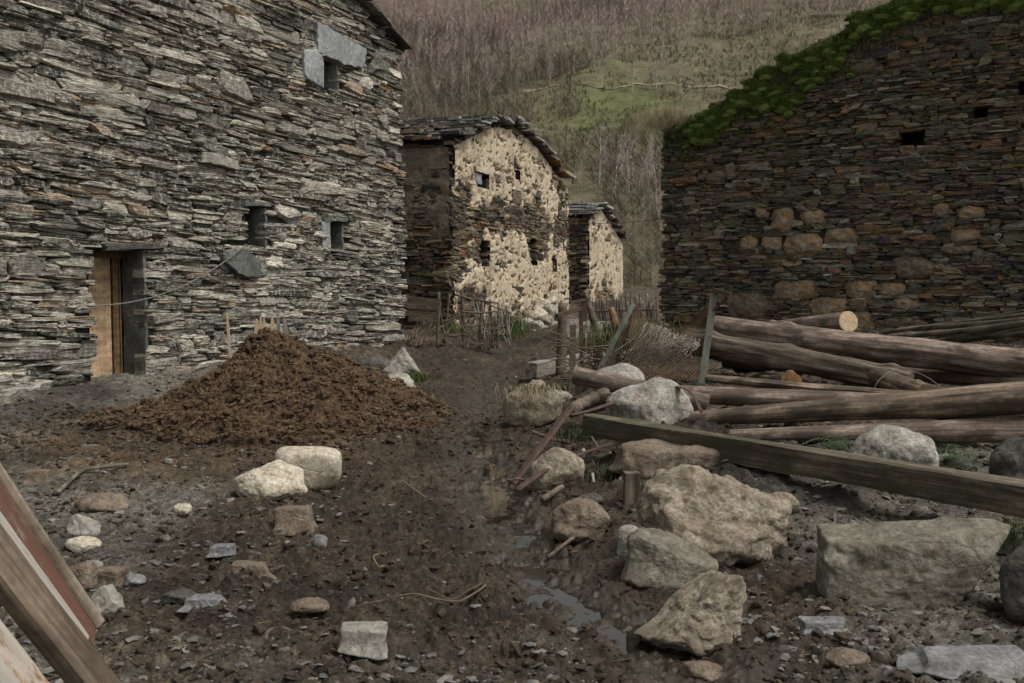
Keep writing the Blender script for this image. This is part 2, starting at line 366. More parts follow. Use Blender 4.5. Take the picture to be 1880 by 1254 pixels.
# ------------------------------------------------------------------ the setting
def build_ground():
    global G_Z, G_Y, G_U
    nu = 820
    u = np.linspace(-1.0, 1.0, nu); u = np.sign(u) * (np.abs(u) * .55 + np.abs(u) ** 3 * .65)
    ys = 1.9 * np.exp(np.arange(0, 1380) * .0025)       # 1.9 .. 59 m
    Y = np.repeat(ys[:, None], nu, 1); X = Y * u[None]
    x, y = X.ravel(), Y.ravel()
    z = base(x, y)
    gravel = np.clip(S(-x, 1.6, 2.8) * (1 - S(y, 8.5, 10.5)) + .75 * S(x, 1.2, 2.0) * (1 - S(y, 7, 9)) + .45 * (1 - S(y, 3.6, 5.2)) + .7 * S(-x - .1 * y, 2.2, 3.2), 0, 1)
    dung = np.exp(-(((x + 2.3) / 2.5) ** 2 + ((y - 9.9) / 2.3) ** 2) ** 1.2) + .5 * np.exp(-(((x - 1.75) / .5) ** 2 + ((y - 5.1) / .5) ** 2))
    chan = np.exp(-((x - xc(y)) / (.20 + .012 * y)) ** 2) * (1 - S(y, 18, 26)) * S(y, 3.2, 4.4)
    amp = 1 - .45 * np.clip(gravel, 0, 1)
    n = .045 * pn(P2(x, y, 1.7), 1) + amp * (.05 * fbm(P2(x, y, 4.5), 3, 3) + .042 * np.abs(fbm(P2(x, y, 11), 3, 8)) + .020 * np.abs(fbm(P2(x, y, 26), 3, 12)) - .028)
    n += amp * .03 * np.clip(fbm(P2(x, y, 7.5), 2, 21) - .15, 0, 1)
    n += amp * (1 - chan) * .05 * np.clip(fbm(P2(x, y, 2.6), 3, 26), -.3, 1)
    n = n * (1 - .3 * chan) + chan * (.022 * fbm(P2(x, y, 8), 3, 61) + .008 * fbm(P2(x, y, 28), 2, 64))
    nn = n.reshape(len(ys), nu); XX = x.reshape(len(ys), nu); rd = np.random.default_rng(91)
    for _ in range(300):                       # hoof prints
        hy = 3.4 * math.exp(rd.uniform(0, 1) * 1.35); hx = float(xc(hy)) + rd.normal() * (.8 if rd.uniform() < .6 else 1.6); rr_ = rd.uniform(.045, .085); dp = rd.uniform(.012, .032)
        i0, i1 = np.searchsorted(ys, [hy - .25, hy + .25]); d2 = ((XX[i0:i1] - hx) ** 2 + ((ys[i0:i1, None] - hy) * .8) ** 2) / rr_ ** 2
        nn[i0:i1] += dp * (-np.exp(-d2 ** 2) + .35 * np.exp(-(np.sqrt(d2) - 1.4) ** 2 / .16))
    n = nn.ravel()
    z = z + n * (1 - .15 * chan); G_Z, G_Y, G_U = z.reshape(len(ys), nu), ys, u
    return obj('ground', mesh('ground', np.c_[x, y, z], [gridfaces(len(ys), nu)], MT['mud'], smooth=True,
        attrs={'damp': np.exp(-((x - xc(y) + .25) / 1.15) ** 2) * S(y, 3.0, 4.0) * (1 - S(y, 20, 30)), 'wet': np.clip(chan * (.98 - .55 * S(y, 7.5, 12)) + .10 * np.exp(-((x - xc(y)) / .9) ** 2) * (1 - S(y, 10, 16)), 0, 1), 'gravel': gravel, 'dung': np.clip(dung, 0, 1)}))
kind(build_ground(), 'structure')
def surf(x, y):
    x = np.asarray(x, float); y = np.asarray(y, float)
    i = np.clip(np.round(np.interp(y, G_Y, np.arange(len(G_Y)))).astype(int), 0, len(G_Y) - 1); j = np.clip(np.round(np.interp(x / y, G_U, np.arange(len(G_U)))).astype(int), 0, len(G_U) - 1)
    return G_Z[i, j]
def hill_z(x, y):
    z = 1.3 + .37 * np.clip(y - 58, 0, 600) + .10 * np.clip(x, -40, 120) * S(y, 60, 160) - .0003 * np.clip(y - 58, 0, 999) ** 2 * 0
    z = z + S(y, 60, 110) * (5.0 * pn(P2(x, y, .016), 31) + 2.4 * pn(P2(x, y, .05), 32)) + S(y, 58, 75) * .9 * fbm(P2(x, y, .16), 4, 33)
    return z
def build_hill():
    xs = np.linspace(-190, 260, 451); ys = 50 * np.exp(np.linspace(0, math.log(480 / 50), 360))
    X, Y = np.meshgrid(xs, ys); x, y = X.ravel(), Y.ravel()
    z = hill_z(x, y) - 1.6 * (1 - S(y, 50, 58))
    ua = x / y
    green = np.exp(-(((ua - .10) / .10) ** 2 + ((y - 112) / 26) ** 2)) + .35 * np.exp(-(((ua - .17) / .16) ** 2 + ((y - 165) / 32) ** 2))
    return obj('hillside', mesh('hillside', np.c_[x, y, z], [gridfaces(len(ys), len(xs))], MT['hill'], smooth=True, attrs={'green': np.clip(green, 0, 1)}))
kind(build_hill(), 'structure')
g = np.linspace(-600, 600, 25); X, Y = np.meshgrid(g, g)
kind(obj('terrain', mesh('terrain', np.c_[X.ravel(), Y.ravel(), np.full(X.size, -.6)], [gridfaces(25, 25)], MT['hill'])), 'structure')
# standing water along the rut
def build_water():
    ys = np.linspace(4.4, 11.5, 90); t = np.linspace(-1, 1, 25)
    Y = np.repeat(ys[:, None], 25, 1); X = xc(Y) + t[None] * np.interp(Y, [4.4, 6.0, 7.0, 11.5], [.25, .25, .17, .15])
    st = np.interp(Y, [4.4, 4.75, 5.0, 5.5, 5.9, 6.3, 6.9], [-.076, -.070, -.066, -.055, -.048, -.036, -.030]); st = np.where(Y > 6.3, base(xc(Y), Y) + .004, st)
    return obj('water', mesh('water', np.c_[X.ravel(), Y.ravel(), st.ravel()], [gridfaces(90, 25)], MT['water'], smooth=True))
kind(build_water(), 'structure')

def hill_hit(px, py):
    d = ray(px, py); lo, hi = 55., 420.
    for _ in range(45):
        m_ = (lo + hi) / 2; p = CAMP + d * (m_ / d[1])
        if p[2] > hill_z(np.array([p[0]]), np.array([p[1]]))[0]: lo = m_
        else: hi = m_
    return Vector(CAMP + d * (lo / d[1]))
EDGE = [(680, 195), (760, 192), (900, 168), (1000, 145), (1100, 122), (1200, 108), (1300, 84), (1400, 64), (1500, 46), (1640, 26), (1800, 10)]
EU = [(p[0] - 940) / F for p in EDGE]; EY = [hill_hit(*p).y for p in EDGE]
# far bare wood on the slope
def bare_wood(name, n, xr, yr, hr, ntw, mat, seed, keep, trunk_w=.07, tw=.05, spread=.35, outw=.6):
    rg = np.random.default_rng(seed)
    x = rg.uniform(*xr, n); y = rg.uniform(*yr, n); k = keep(x, y, rg); x, y = x[k], y[k]; n = len(x)
    z = hill_z(x, y) - .1; H = rg.uniform(*hr, n)
    lean = rg.normal(size=(n, 2)) * .07
    top = np.stack([x + lean[:, 0] * H, y + lean[:, 1] * H, z + H], -1); bot = np.stack([x, y, z], -1)
    V = []; Fc = []; off = 0
    for ang in (0.3, 1.9):
        d = np.array([math.cos(ang), math.sin(ang), 0]) * trunk_w
        s = (H / H.mean())[:, None]
        V.append(np.stack([bot - d * s, bot + d * s, top], 1).reshape(-1, 3)); Fc.append(off + np.arange(n * 3).reshape(-1, 3)); off += n * 3
    t = rg.uniform(.12, .95, (n, ntw)); b = bot[:, None] + (top - bot)[:, None] * t[..., None]
    a = rg.uniform(0, 2 * np.pi, (n, ntw)); ln = H[:, None] * spread * (1.15 - t) * rg.uniform(.5, 1.2, (n, ntw))
    d = np.stack([np.cos(a) * ln * outw, np.sin(a) * ln * outw, ln * rg.uniform(.5, 1.3, (n, ntw))], -1)
    pw = np.stack([-np.sin(a), np.cos(a), np.zeros_like(a)], -1) * tw * (H / 6)[:, None, None] + np.array([0, 0, tw * .4])
    V.append(np.stack([b - pw, b + pw, b + d], 2).reshape(-1, 3)); Fc.append(off + np.arange(n * ntw * 3).reshape(-1, 3))
    return obj(name, mesh(name, np.concatenate(V), [np.concatenate(Fc)], mat))
def k_forest(x, y, rg):
    u = x / y; edge = np.interp(u, EU, EY) + 12 * pn(P2(x, y, .03), 5) + rg.exponential(5, len(x)) * 0 - 14 * (rg.uniform(size=len(x)) < .12)
    return (y > edge) & (np.abs(u - .1) < .45)
o = kind(bare_wood('bare_wood', 21000, (-110, 190), (90, 420), (3.6, 7.0), 56, MT['wood_haze'], 3, k_forest, .014, .022, .38, 1.0), 'stuff')
tag(o, 'leafless mauve brown wood covering the upper hillside', 'wood')
def k_tuss(x, y, rg): return (np.abs(x / y - .1) < .3) & (fbm(P2(x, y, .12), 3, 12) > -.1)
o = kind(bare_wood('tussocks', 26000, (-40, 75), (70, 215), (.25, .7), 12, MT['tuss'], 14, k_tuss, .05, .12, 1.0), 'stuff'); tag(o, 'rough dry tussocks over the hillside meadow', 'grass')
def k_scrub(x, y, rg):
    u = x / y; d = fbm(P2(x, y, .045), 3, 9) + .9 * S(u, .07, .12) * (1 - S(y, 80, 115)) + .5 * S(-u, -.05, .06) - .5 * S(u, .04, .09) * S(y, 95, 120) * (1 - S(y, 185, 205))
    return (d > -.02) & (np.abs(u - .1) < .4)
o = kind(bare_wood('hillside_scrub', 24000, (-60, 90), (58, 215), (1.0, 3.2), 30, MT['scrub'], 8, k_scrub, .02, .03, .75, 1.15), 'stuff')
tag(o, 'brown leafless scrub scattered over the lower hillside', 'scrub')

# birches one can tell apart
def birch_proto(seed):
    rg = np.random.default_rng(seed); H = 6.5
    root = thing('birch_tree', 'slender bare birch with pale trunk on the hillside', 'tree', group='pale birches scattered over the hillside')
    t = np.linspace(0, 1, 9); cur = rg.normal(size=2) * .5
    P = np.stack([cur[0] * (t - .25) ** 2 * 1.6 + .12 * np.sin(t * 7 + seed), cur[1] * t ** 2, t * H - .2], -1)
    a = MB(); a.tube(P, .085 * (1 - t * .85), 6)
    for k in range(5):
        h = rg.uniform(.3, .8); q = np.array([np.interp(h, t, P[:, i]) for i in range(3)]); an = rg.uniform(0, 6.3); ln = rg.uniform(.9, 1.9)
        e = q + np.array([math.cos(an) * ln * .4, math.sin(an) * ln * .4, ln])
        a.tube([q, (q + e) / 2 + rg.normal(size=3) * .06, e], [.035, .024, .008], 4)
    a.build('trunk', MT['birch'], root, True)
    c = MB()
    n = 420; tt = rg.uniform(.25, 1, n); b = np.stack([np.interp(tt, t, P[:, i]) for i in range(3)], -1) + rg.normal(size=(n, 3)) * np.array([.3, .3, .2])
    an = rg.uniform(0, 6.3, n); ln = rg.uniform(.3, 1.1, n) * (1.3 - tt * .7)
    e = b + np.stack([np.cos(an) * ln * .55, np.sin(an) * ln * .55, ln * rg.uniform(.2, 1, n)], -1)
    pw = np.stack([-np.sin(an), np.cos(an), np.zeros(n)], -1) * .014
    c.add(np.stack([b - pw, b + pw, e], 1).reshape(-1, 3), [np.arange(n * 3).reshape(-1, 3)])
    c.build('crown', MT['wood_haze'], root)
    return root
pth = [hill_hit(*p) for p in [(960, 168), (1030, 156), (1095, 162), (1160, 157), (1215, 155), (1270, 162), (1320, 158), (1372, 164), (1420, 168)]]
P = np.array([tuple(p) for p in pth]); tt = np.linspace(0, 1, 80); t0 = np.linspace(0, 1, len(P)); cx_ = np.interp(tt, t0, P[:, 0]); cy_ = np.interp(tt, t0, P[:, 1])
V = np.concatenate([np.c_[cx_, cy_ + o_, hill_z(cx_, cy_ + o_) + .12] for o_ in (-.16, .16)]); i = np.arange(79)
kind(obj('path', mesh('path', V, [np.stack([i, i + 1, 80 + i + 1, 80 + i], -1)], MT['dry_grass'])), 'structure')
birch_spots = [(1153, 372), (1205, 398), (1188, 372), (1170, 385), (1140, 330), (1205, 165), (1193, 168), (1225, 172), (1285, 100), (1268, 96), (1245, 106), (1330, 72), (1352, 66), (1395, 62),
    (1422, 60), (1452, 50), (1215, 110), (1180, 105), (1150, 112), (1120, 108), (1090, 118), (1060, 128), (1035, 120), (1005, 135), (975, 150), (950, 158), (920, 168), (890, 175), (860, 170), (830, 188),
    (800, 205), (775, 215), (770, 180), (810, 160), (850, 140), (900, 140), (940, 128), (985, 112), (1025, 100), (1075, 95), (1130, 90), (1172, 82), (1232, 78), (1300, 60), (1372, 44), (1480, 36), (1515, 30), (1545, 26),
    (765, 140), (1010, 160), (1105, 160), (1160, 170), (880, 200), (1250, 175), (1100, 350), (1065, 345), (1195, 330), (1130, 390)]
protos = [birch_proto(k) for k in range(4)]
used = set()
rg = np.random.default_rng(5)
for i, (px, py) in enumerate(birch_spots):
    p = hill_hit(px, py); pr = protos[i % 4]
    hpx = np.interp(py, [30, 170, 390], [50, 62, 118]) * rg.uniform(.8, 1.2)
    s = min(1.25, hpx / F * p.y / 6.5)
    if i % 4 not in used and i < 4:
        used.add(i % 4); o = pr
    else:
        o = pr.copy(); C.objects.link(o)
        for ch in pr.children:
            c2 = ch.copy(); C.objects.link(c2); c2.parent = o
    o.location = p; o.rotation_euler = (0, 0, rg.uniform(0, 6.28)); o.scale = (s, s, s)
    if py > 320:
        o['label'] = 'tall pale birch on the slope beside the ruined wall'; o['group'] = 'birches on the slope beside the ruined wall'
    elif py > 190: o['label'] = 'bare pale birch on the brown slope above the slate roof'; o['group'] = 'birches just above the slate roof'
    elif py < 75: o['label'] = 'small pale birch at the upper edge of the hillside meadow'; o['group'] = 'birches on the upper meadow edge'

# ------------------------------------------------------------------ dry stone walls
class Wall:
    def __init__(s, p, d):
        s.p = np.array([p[0], p[1], 0.]); s.d = np.array([d[0], d[1], 0.]) / math.hypot(*d)
        s.n = np.array([-s.d[1], s.d[0], 0.])        # inward
        s.rot = math.atan2(s.d[1], s.d[0])
    def hit(s, px, py, depth=0.0):
        d = ray(px, py); t = np.dot(s.p + s.n * depth - CAMP, s.n) / np.dot(d, s.n); q = CAMP + d * t - s.p
        return float(np.dot(q, s.d)), float(q[2])
def pal(rg, n, tones):
    w_ = np.array([t[0] for t in tones]); k = rg.choice(len(tones), n, p=w_ / w_.sum())
    c = np.array([t[1] for t in tones])[k]; return c * rg.uniform(.72, 1.32, (n, 1)) + rg.normal(size=(n, 3)) * .004
def stones(seed, s0, s1, z0, z1, inside, holes, hm, wm, tones, prot=.05, big=.05, tilt=.03, wave=.12, depth=.2, tonef=None, nout=12, lo=None, hi=None, tilt0=0.0):
    rg = np.random.default_rng(seed); L = []
    z = z0
    while z < z1:
        h = float(np.clip(hm * math.exp(rg.normal() * .42), hm * .45, hm * 2.6))
        s = s0 - rg.uniform(0, wm)
        while s < s1:
            w_ = float(np.clip(wm * math.exp(rg.normal() * .5), wm * .3, wm * 3.2)) * (0.7 + .3 * h / hm)
            r = rg.uniform()
            if r < big: L.append((s + w_ / 2, z + h * .9, w_ * 1.1, h * rg.uniform(1.6, 2.6), rg.uniform(.5, 1.0) * prot + .012))
            elif r < .42 and h > hm * .8:
                k = rg.uniform(.35, .65); L.append((s + w_ / 2, z + h * k / 2, w_, h * k, rg.uniform(0, 1) * prot)); L.append((s + w_ / 2 + rg.normal() * .04, z + h * (1 + k) / 2, w_ * rg.uniform(.8, 1.1), h * (1 - k), rg.uniform(0, 1) * prot))
            else: L.append((s + w_ / 2, z + h / 2, w_, h, rg.uniform(0, 1) ** 1.3 * prot))
            s += w_ * rg.uniform(.95, 1.03) + rg.uniform(0, .008)
        z += h * .97
    A = np.array(L)
    A[:, 1] += wave * pn(P2(A[:, 0] * .45, A[:, 1] * .35), seed) + .03 * pn(P2(A[:, 0] * 1.7, A[:, 1] * 1.2), seed + 1)
    keep = inside(A[:, 0], A[:, 1])
    for a, b, c, d in holes: keep &= ~((A[:, 0] > a) & (A[:, 0] < b) & (A[:, 1] > c) & (A[:, 1] < d))
    A = A[keep]; n = len(A)
    th = np.linspace(0, 2 * np.pi, nout, endpoint=False) + .1
    e = rg.uniform(.28, .6, (n, 1))
    ct, sn = np.cos(th)[None], np.sin(th)[None]
    ox = np.sign(ct) * np.abs(ct) ** e; oz = np.sign(sn) * np.abs(sn) ** e
    ox = ox * (1 + rg.normal(size=(n, nout)) * .07); oz = oz * (1 + rg.normal(size=(n, nout)) * .11)
    sk = rg.normal(size=(n, 1)) * .25; taper = rg.normal(size=(n, 1)) * .18
    oz = oz * (1 + taper * ox)
    X = ox * A[:, 2:3] / 2 * 1.02 + sk * oz * A[:, 3:4]; Z = oz * A[:, 3:4] / 2 * 1.17
    ti = rg.normal(size=(n, 1)) * tilt + tilt0; Z = Z + X * ti
    X = X + A[:, 0:1]; Z = Z + A[:, 1:2]
    ej = rg.uniform(-.05, .05, (n, 1))
    if lo is not None: X = np.maximum(X, lo(A[:, 1:2]) + ej)
    if hi is not None: X = np.minimum(X, hi(A[:, 1:2]) + ej)
    for hi_, (a, b, c, d) in enumerate(holes):
        j = .012; a = a + (rg.uniform(0, .09, (n, 1)) if hi_ == 0 and c < .5 else 0)
        a0 = holes[hi_][0]; m1 = (A[:, 0] <= a0) & (A[:, 1] > c) & (A[:, 1] < d); X[m1] = np.minimum(X[m1], (a if np.ndim(a) == 0 else a[m1]) + j * 2); a = a0
        m1 = (A[:, 0] >= b) & (A[:, 1] > c) & (A[:, 1] < d); X[m1] = np.maximum(X[m1], b - j * 2)
        m1 = (A[:, 1] >= d) & (A[:, 0] > a) & (A[:, 0] < b); Z[m1] = np.maximum(Z[m1], d - j)
        m1 = (A[:, 1] <= c) & (A[:, 0] > a) & (A[:, 0] < b); Z[m1] = np.minimum(Z[m1], c + j)
    cx, cz = X.mean(1, keepdims=True), Z.mean(1, keepdims=True)
    pr = A[:, 4:5]
    back = np.stack([X, np.full_like(X, depth) + 0 * X, Z], -1)
    q = .93
    edge = np.stack([X, -pr * .45 + rg.normal(size=X.shape) * .006 + .01, Z], -1)
    k2 = rg.uniform(.62, .86, (n, 1))
    tx = rg.normal(size=(n, 1)) * .05; tz = rg.normal(size=(n, 1)) * .25
    inX, inZ = cx + (X - cx) * (k2 * .5 + .45), cz + (Z - cz) * k2
    inn = np.stack([inX, -pr - .004 + rg.normal(size=X.shape) * .007 + tx * (inX - cx) + tz * (inZ - cz), inZ], -1)
    cen = np.stack([cx, -pr - .006 + rg.normal(size=cx.shape) * .006, cz], -1)
    V = np.concatenate([back, edge, inn, cen], 1); nv = 3 * nout + 1
    j = np.arange(nout); kx = (j + 1) % nout; o_ = (np.arange(n) * nv)[:, None, None]
    f4 = np.concatenate([np.stack([j, kx, nout + kx, nout + j], -1), np.stack([nout + j, nout + kx, 2 * nout + kx, 2 * nout + j], -1)])[None] + o_
    f3 = np.stack([2 * nout + j, 2 * nout + kx, np.full(nout, 3 * nout)], -1)[None] + o_
    col = pal(rg, n, tones)
    if tonef is not None: col = col * tonef(A[:, 0], A[:, 1])[:, None]
    return V.reshape(-1, 3), [f4.reshape(-1, 4), f3.reshape(-1, 3)], np.clip(np.repeat(col, nv, 0), .003, .9)
def backing(s0, s1, z0, z1, inside, holes, y=.03, step=.06):
    """the rubble core behind the face stones, open where the wall is open"""
    xs = np.unique(np.concatenate([np.arange(s0, s1 + step, step)] + [np.array(h[:2]) for h in holes]) if holes else np.arange(s0, s1 + step, step))
    zs = np.unique(np.concatenate([np.arange(z0, z1 + step, step)] + [np.array(h[2:]) for h in holes]) if holes else np.arange(z0, z1 + step, step))
    X, Z = np.meshgrid(xs, zs); f = gridfaces(len(zs), len(xs))
    cx = X.ravel()[f].mean(1); cz = Z.ravel()[f].mean(1); k = inside(cx, cz)
    for a, b, c, d in holes: k &= ~((cx > a) & (cx < b) & (cz > c) & (cz < d))
    return np.c_[X.ravel(), np.full(X.size, y), Z.ravel()], f[k]
def reveal(mb, a, b, c, d, D, mi=0):
    """inside faces of an opening"""
    V = [(a, .0, c), (b, .0, c), (b, .0, d), (a, .0, d), (a, D, c), (b, D, c), (b, D, d), (a, D, d)]
    mb.add(V, [np.array([[0, 1, 5, 4], [1, 2, 6, 5], [2, 3, 7, 6], [3, 0, 4, 7], [4, 5, 6, 7]])], mi)
def slab(name, poly, y0, y1, mat, parent, jit=.01, seed=0, bevel=.012):
    """a thick flat stone with an outline in wall coordinates"""
    rg = np.random.default_rng(seed); P = []
    n = len(poly)
    for i in range(n):
        a, b = np.array(poly[i]), np.array(poly[(i + 1) % n])
        for t in np.linspace(0, 1, 6, endpoint=False): P.append(a + (b - a) * t + rg.normal(size=2) * jit)
    P = np.array(P); c = P.mean(0); m_ = len(P); q = c + (P - c) * (1 - bevel / max(.05, np.abs(P - c).mean()))
    V = np.concatenate([np.c_[P[:, 0], np.full(m_, y1), P[:, 1]], np.c_[P[:, 0], np.full(m_, y0 + bevel), P[:, 1]], np.c_[q[:, 0], y0 + rg.normal(size=m_) * .003, q[:, 1]], [[c[0], y0 - .004, c[1]]]])
    j = np.arange(m_); k = (j + 1) % m_
    f4 = np.concatenate([np.stack([j, k, m_ + k, m_ + j], -1), np.stack([m_ + j, m_ + k, 2 * m_ + k, 2 * m_ + j], -1)]); f3 = np.stack([2 * m_ + j, 2 * m_ + k, np.full(m_, 3 * m_)], -1)
    return obj(name, mesh(name, V, [f4, f3], mat), parent)
def solid(V, F, mat, name, parent, loc=None, rot=None, **k): return obj(name, mesh(name, V, F, mat, **k), parent, loc, rot)

def roof_slates(seed, u0, u1, v0, v1, slope_len_dir, origin, along, up, mat, su=.45, sv=.32, th=.035, rowlift=.03):
    """layered slates: u along the eave, v up the slope; origin/along/up in parent coordinates"""
    rg = np.random.default_rng(seed); along = np.array(along, float); up = np.array(up, float); nrm = np.cross(along, up); nrm /= np.linalg.norm(nrm)
    if nrm[2] < 0: nrm = -nrm
    Vs, cs = [], []; n = 0
    v = v0
    while v < v1:
        u = u0 - rg.uniform(0, su)
        while u < u1:
            w_ = su * rg.uniform(.5, 1.6); ln = sv * rg.uniform(1.5, 2.4)
            a0, a1 = max(u, u0 - .1), min(u + w_ * 1.03, u1 + rg.uniform(-.05, .12)); b0 = v + rg.normal() * .05; b1 = min(b0 + ln, v1 + .15)
            t = th * rg.uniform(.6, 1.7); lift = rg.uniform(0, rowlift)
            if a1 > a0 + .05:
                pts = []
                for (aa, bb, li) in ((a0, b0, lift + .07), (a1, b0, lift + .07), (a1, b1, lift - .02), (a0, b1, lift - .02)):
                    pts.append((aa + rg.normal() * .05, bb + rg.normal() * .045, li + rg.normal() * .014))
                for dz in (0, t):
                    for (aa, bb, li) in pts: Vs.append(np.array(origin) + along * aa + up * bb + nrm * (li + dz))
                n += 1; cs.append(None)
            u += w_
        v += sv * rg.uniform(.75, 1.15)
    V = np.array(Vs); o_ = (np.arange(n) * 8)[:, None, None]
    f = np.array([[3, 2, 1, 0], [4, 5, 6, 7], [0, 1, 5, 4], [1, 2, 6, 5], [2, 3, 7, 6], [3, 0, 4, 7]])[None] + o_
    col = pal(rg, n, [(3, (.085, .085, .085)), (3, (.16, .158, .155)), (2.4, (.29, .285, .275)), (1.6, (.23, .14, .06)), (1, (.04, .04, .04))])
    return V, [f.reshape(-1, 4)], np.clip(np.repeat(col, 8, 0), .004, .9)

# ---- the large slate house on the left
w1 = Wall(W1P, W1D)
house = thing('slate_house', 'tall grey dry stone slate house with a wooden door on the left', 'house', (W1P[0], W1P[1], 0), (0, 0, w1.rot))
def hole(w_, x0, y0, x1, y1):
    a, z1_ = w_.hit(x0, (y0 + y1) / 2)[0], w_.hit((x0 + x1) / 2, y0)[1]; b, z0_ = w_.hit(x1, (y0 + y1) / 2)[0], w_.hit((x0 + x1) / 2, y1)[1]
    return (a, b, z0_, z1_)
H_door = hole(w1, 164, 458, 267, 712)
H_w1 = hole(w1, 586, 104, 620, 165)
H_w2 = hole(w1, 453, 378, 487, 452)
H_w3 = hole(w1, 600, 407, 629, 460)
holes1 = [H_door, H_w1, H_w2, H_w3]
s_end, z_eave = w1.hit(741, 100); s_b, z_b = w1.hit(655, 0)
RAKE = (z_b - z_eave) / (s_end - s_b)
s_ridge = s_end - 6.2
def top1(s): return z_eave + RAKE * np.minimum(s_end - s, s - (s_ridge - (s_end - s_ridge)))
def in1(s, z): return (s < s_end + .10 - .028 * z) & (z < top1(s) - .03)
TONES1 = [(3.0, (.11, .108, .094)), (3.8, (.205, .195, .168)), (3.4, (.31, .29, .245)), (1.8, (.42, .385, .325)), (.8, (.30, .22, .155)), (.12, (.31, .18, .085)), (1.5, (.05, .05, .046))]
tf1 = lambda s, z: np.clip(.92 + .30 * pn(P2(s * .5, z * .5), 3) + .10 * (2.5 - z) / 3, .5, 1.35)
V, Fc, col = stones(21, -6.0, s_end + .3, -.1, z_eave + 3.2, in1, holes1, .070, .36, TONES1, .058, .05, tonef=tf1, tilt0=-.03, nout=14, hi=lambda z: s_end + .07 - .028 * z)
solid(V, Fc, MT['slate_wall'], 'front_wall', house, cols=col)
V, f = backing(-6.0, s_end + .02, -.3, z_eave + 3.0, lambda s, z: (s < s_end - .03 - .028 * z) & (z < top1(s) - .05), holes1)
core = MB(); core.add(V, [f])
for h in holes1[1:]: reveal(core, *h, .5)
reveal(core, *H_door, .75)
core.build('wall_core', MT['backing'], house)
# right-hand side wall, receding from the corner
V, Fc, col = stones(22, 0, 7, -.1, z_eave, lambda s, z: (z < z_eave - .05) & (s > -.1), [], .075, .33, TONES1, .05, lo=lambda z: 0 * z + .06)
sw = solid(V, Fc, MT['slate_wall'], 'side_wall', house, (s_end - .12, .0, 0), (-.028, 0, R(90)), cols=col)
V, f = backing(0, 7, -.3, z_eave, lambda s, z: z > -9, [], step=.5); solid(V, [f], MT['backing'], 'side_core', house, (s_end - .14, .0, 0), (-.028, 0, R(90)))
# roof: slates on both slopes, overhanging the gable
sl = math.hypot(1, RAKE); ov = .07
V, Fc, col = roof_slates(31, -.13, 7.2, 0, (s_end - s_ridge + ov) * sl, None, (s_end + ov, 0, z_eave - RAKE * ov + .02), (0, 1, 0), (-1 / sl, 0, RAKE / sl), None, .5, .34, .02, .015)
rf = solid(V, Fc, MT['slate_roof'], 'roof', house, cols=col)
V, Fc, col = roof_slates(32, -.13, 7.2, 0, (s_end - s_ridge + ov) * sl, None, (2 * s_ridge - s_end - ov, 0, z_eave - RAKE * ov + .02), (0, 1, 0), (1 / sl, 0, RAKE / sl), None, .5, .34, .02, .015)
solid(V, Fc, MT['slate_roof'], 'roof', house, cols=col)
mb = MB()
for y_ in (.8, 1.6):
    mb.bar((s_end + ov - .1, y_, z_eave - RAKE * (ov - .1) - .03), (s_ridge, y_, z_eave + RAKE * (s_end - s_ridge) - .03), .1, .09)
mb.build('rafters', MT['old_wood'], house)
# door with its frame, set deep in the wall
def wp(w_, px, py): return w_.hit(px, py)
da, db, dc, dd = H_door
door = slab('door', [(da - .05, dc + .02), (db - .16, dc + .02), (db - .16, dd - .02), (da - .05, dd - .02)], .47, .52, MT['plank_pale'], house, .0, 1, .004)
mb = MB()
dcx, dcz = da + .24, dc
for (cx_, cz_, r_, t0, t1) in ((.06, 1.42, .11, 0, 4.6), (-.02, 1.2, .10, 2.5, 7.2), (.1, .98, .12, .4, 4.8), (-.02, .78, .09, 2.6, 7.4), (.08, 1.62, .08, 0, 5)):
    t = np.linspace(t0, t1, 22); rr_ = r_ * (.35 + .65 * np.linspace(0, 1, 22))
    mb.tube(np.stack([dcx + cx_ + rr_ * np.cos(t), np.full(22, .468), dcz + cz_ + rr_ * np.sin(t)], -1), .006, 4)
mb.build('carving', MT['plank_frame'], door)
mb = MB(); mb.bar((db - .10, .452, dc), (db - .10, .452, dd), .10, .03, up=(0, 1, 0)); mb.bar((db - .045, .445, dc), (db - .045, .445, dd), .022, .05, up=(0, 1, 0)); mb.bar((da, .43, dd - .05), (db, .43, dd - .05), .09, .08)
mb.build('door_frame', MT['plank_frame'], house)
# jamb slabs (far reveal) and lintels
def jamb_far(h, D0, D1, mat, sd, z0f=0, z1f=1):
    a, b, c, d = h; mb = MB(); zz = np.linspace(c + (d - c) * z0f, c + (d - c) * z1f, 14); rg = np.random.default_rng(sd)
    yy = np.linspace(D0, D1, 8); Y, Z = np.meshgrid(yy, zz)
    X = b - .02 - .03 * pn(np.c_[Y.ravel() * 3, Z.ravel() * 3, np.full(Y.size, sd * 1.7)], sd)
    mb.add(np.c_[X, Y.ravel(), Z.ravel()], [gridfaces(14, 8)]); o = mb.build('jamb_stone', mat, house); 
    sm = o.modifiers.new('thick', 'SOLIDIFY'); sm.thickness = .05; sm.offset = 1
    return o
jamb_far(H_door, -.01, .40, MT['slab_dark'], 5)
jamb_far(H_w2, -.01, .45, MT['slab_dark'], 6); jamb_far(H_w3, -.01, .4, MT['slab_dark'], 7)
def polypx(w_, pts): return [wp(w_, *p) for p in pts]
slab('lintel', polypx(w1, [(573, 40), (620, 66), (664, 92), (660, 126), (628, 122), (590, 104), (576, 98)]), -.115, .1, MT['slab_blue'], house, .012, 2)
slab('jamb_stone', polypx(w1, [(549, 90), (586, 96), (587, 164), (566, 152), (552, 140)]), -.10, .2, MT['slab_blue'], house, .008, 3)
jf = jamb_far(H_w1, .0, .4, MT['slab_blue'], 8)
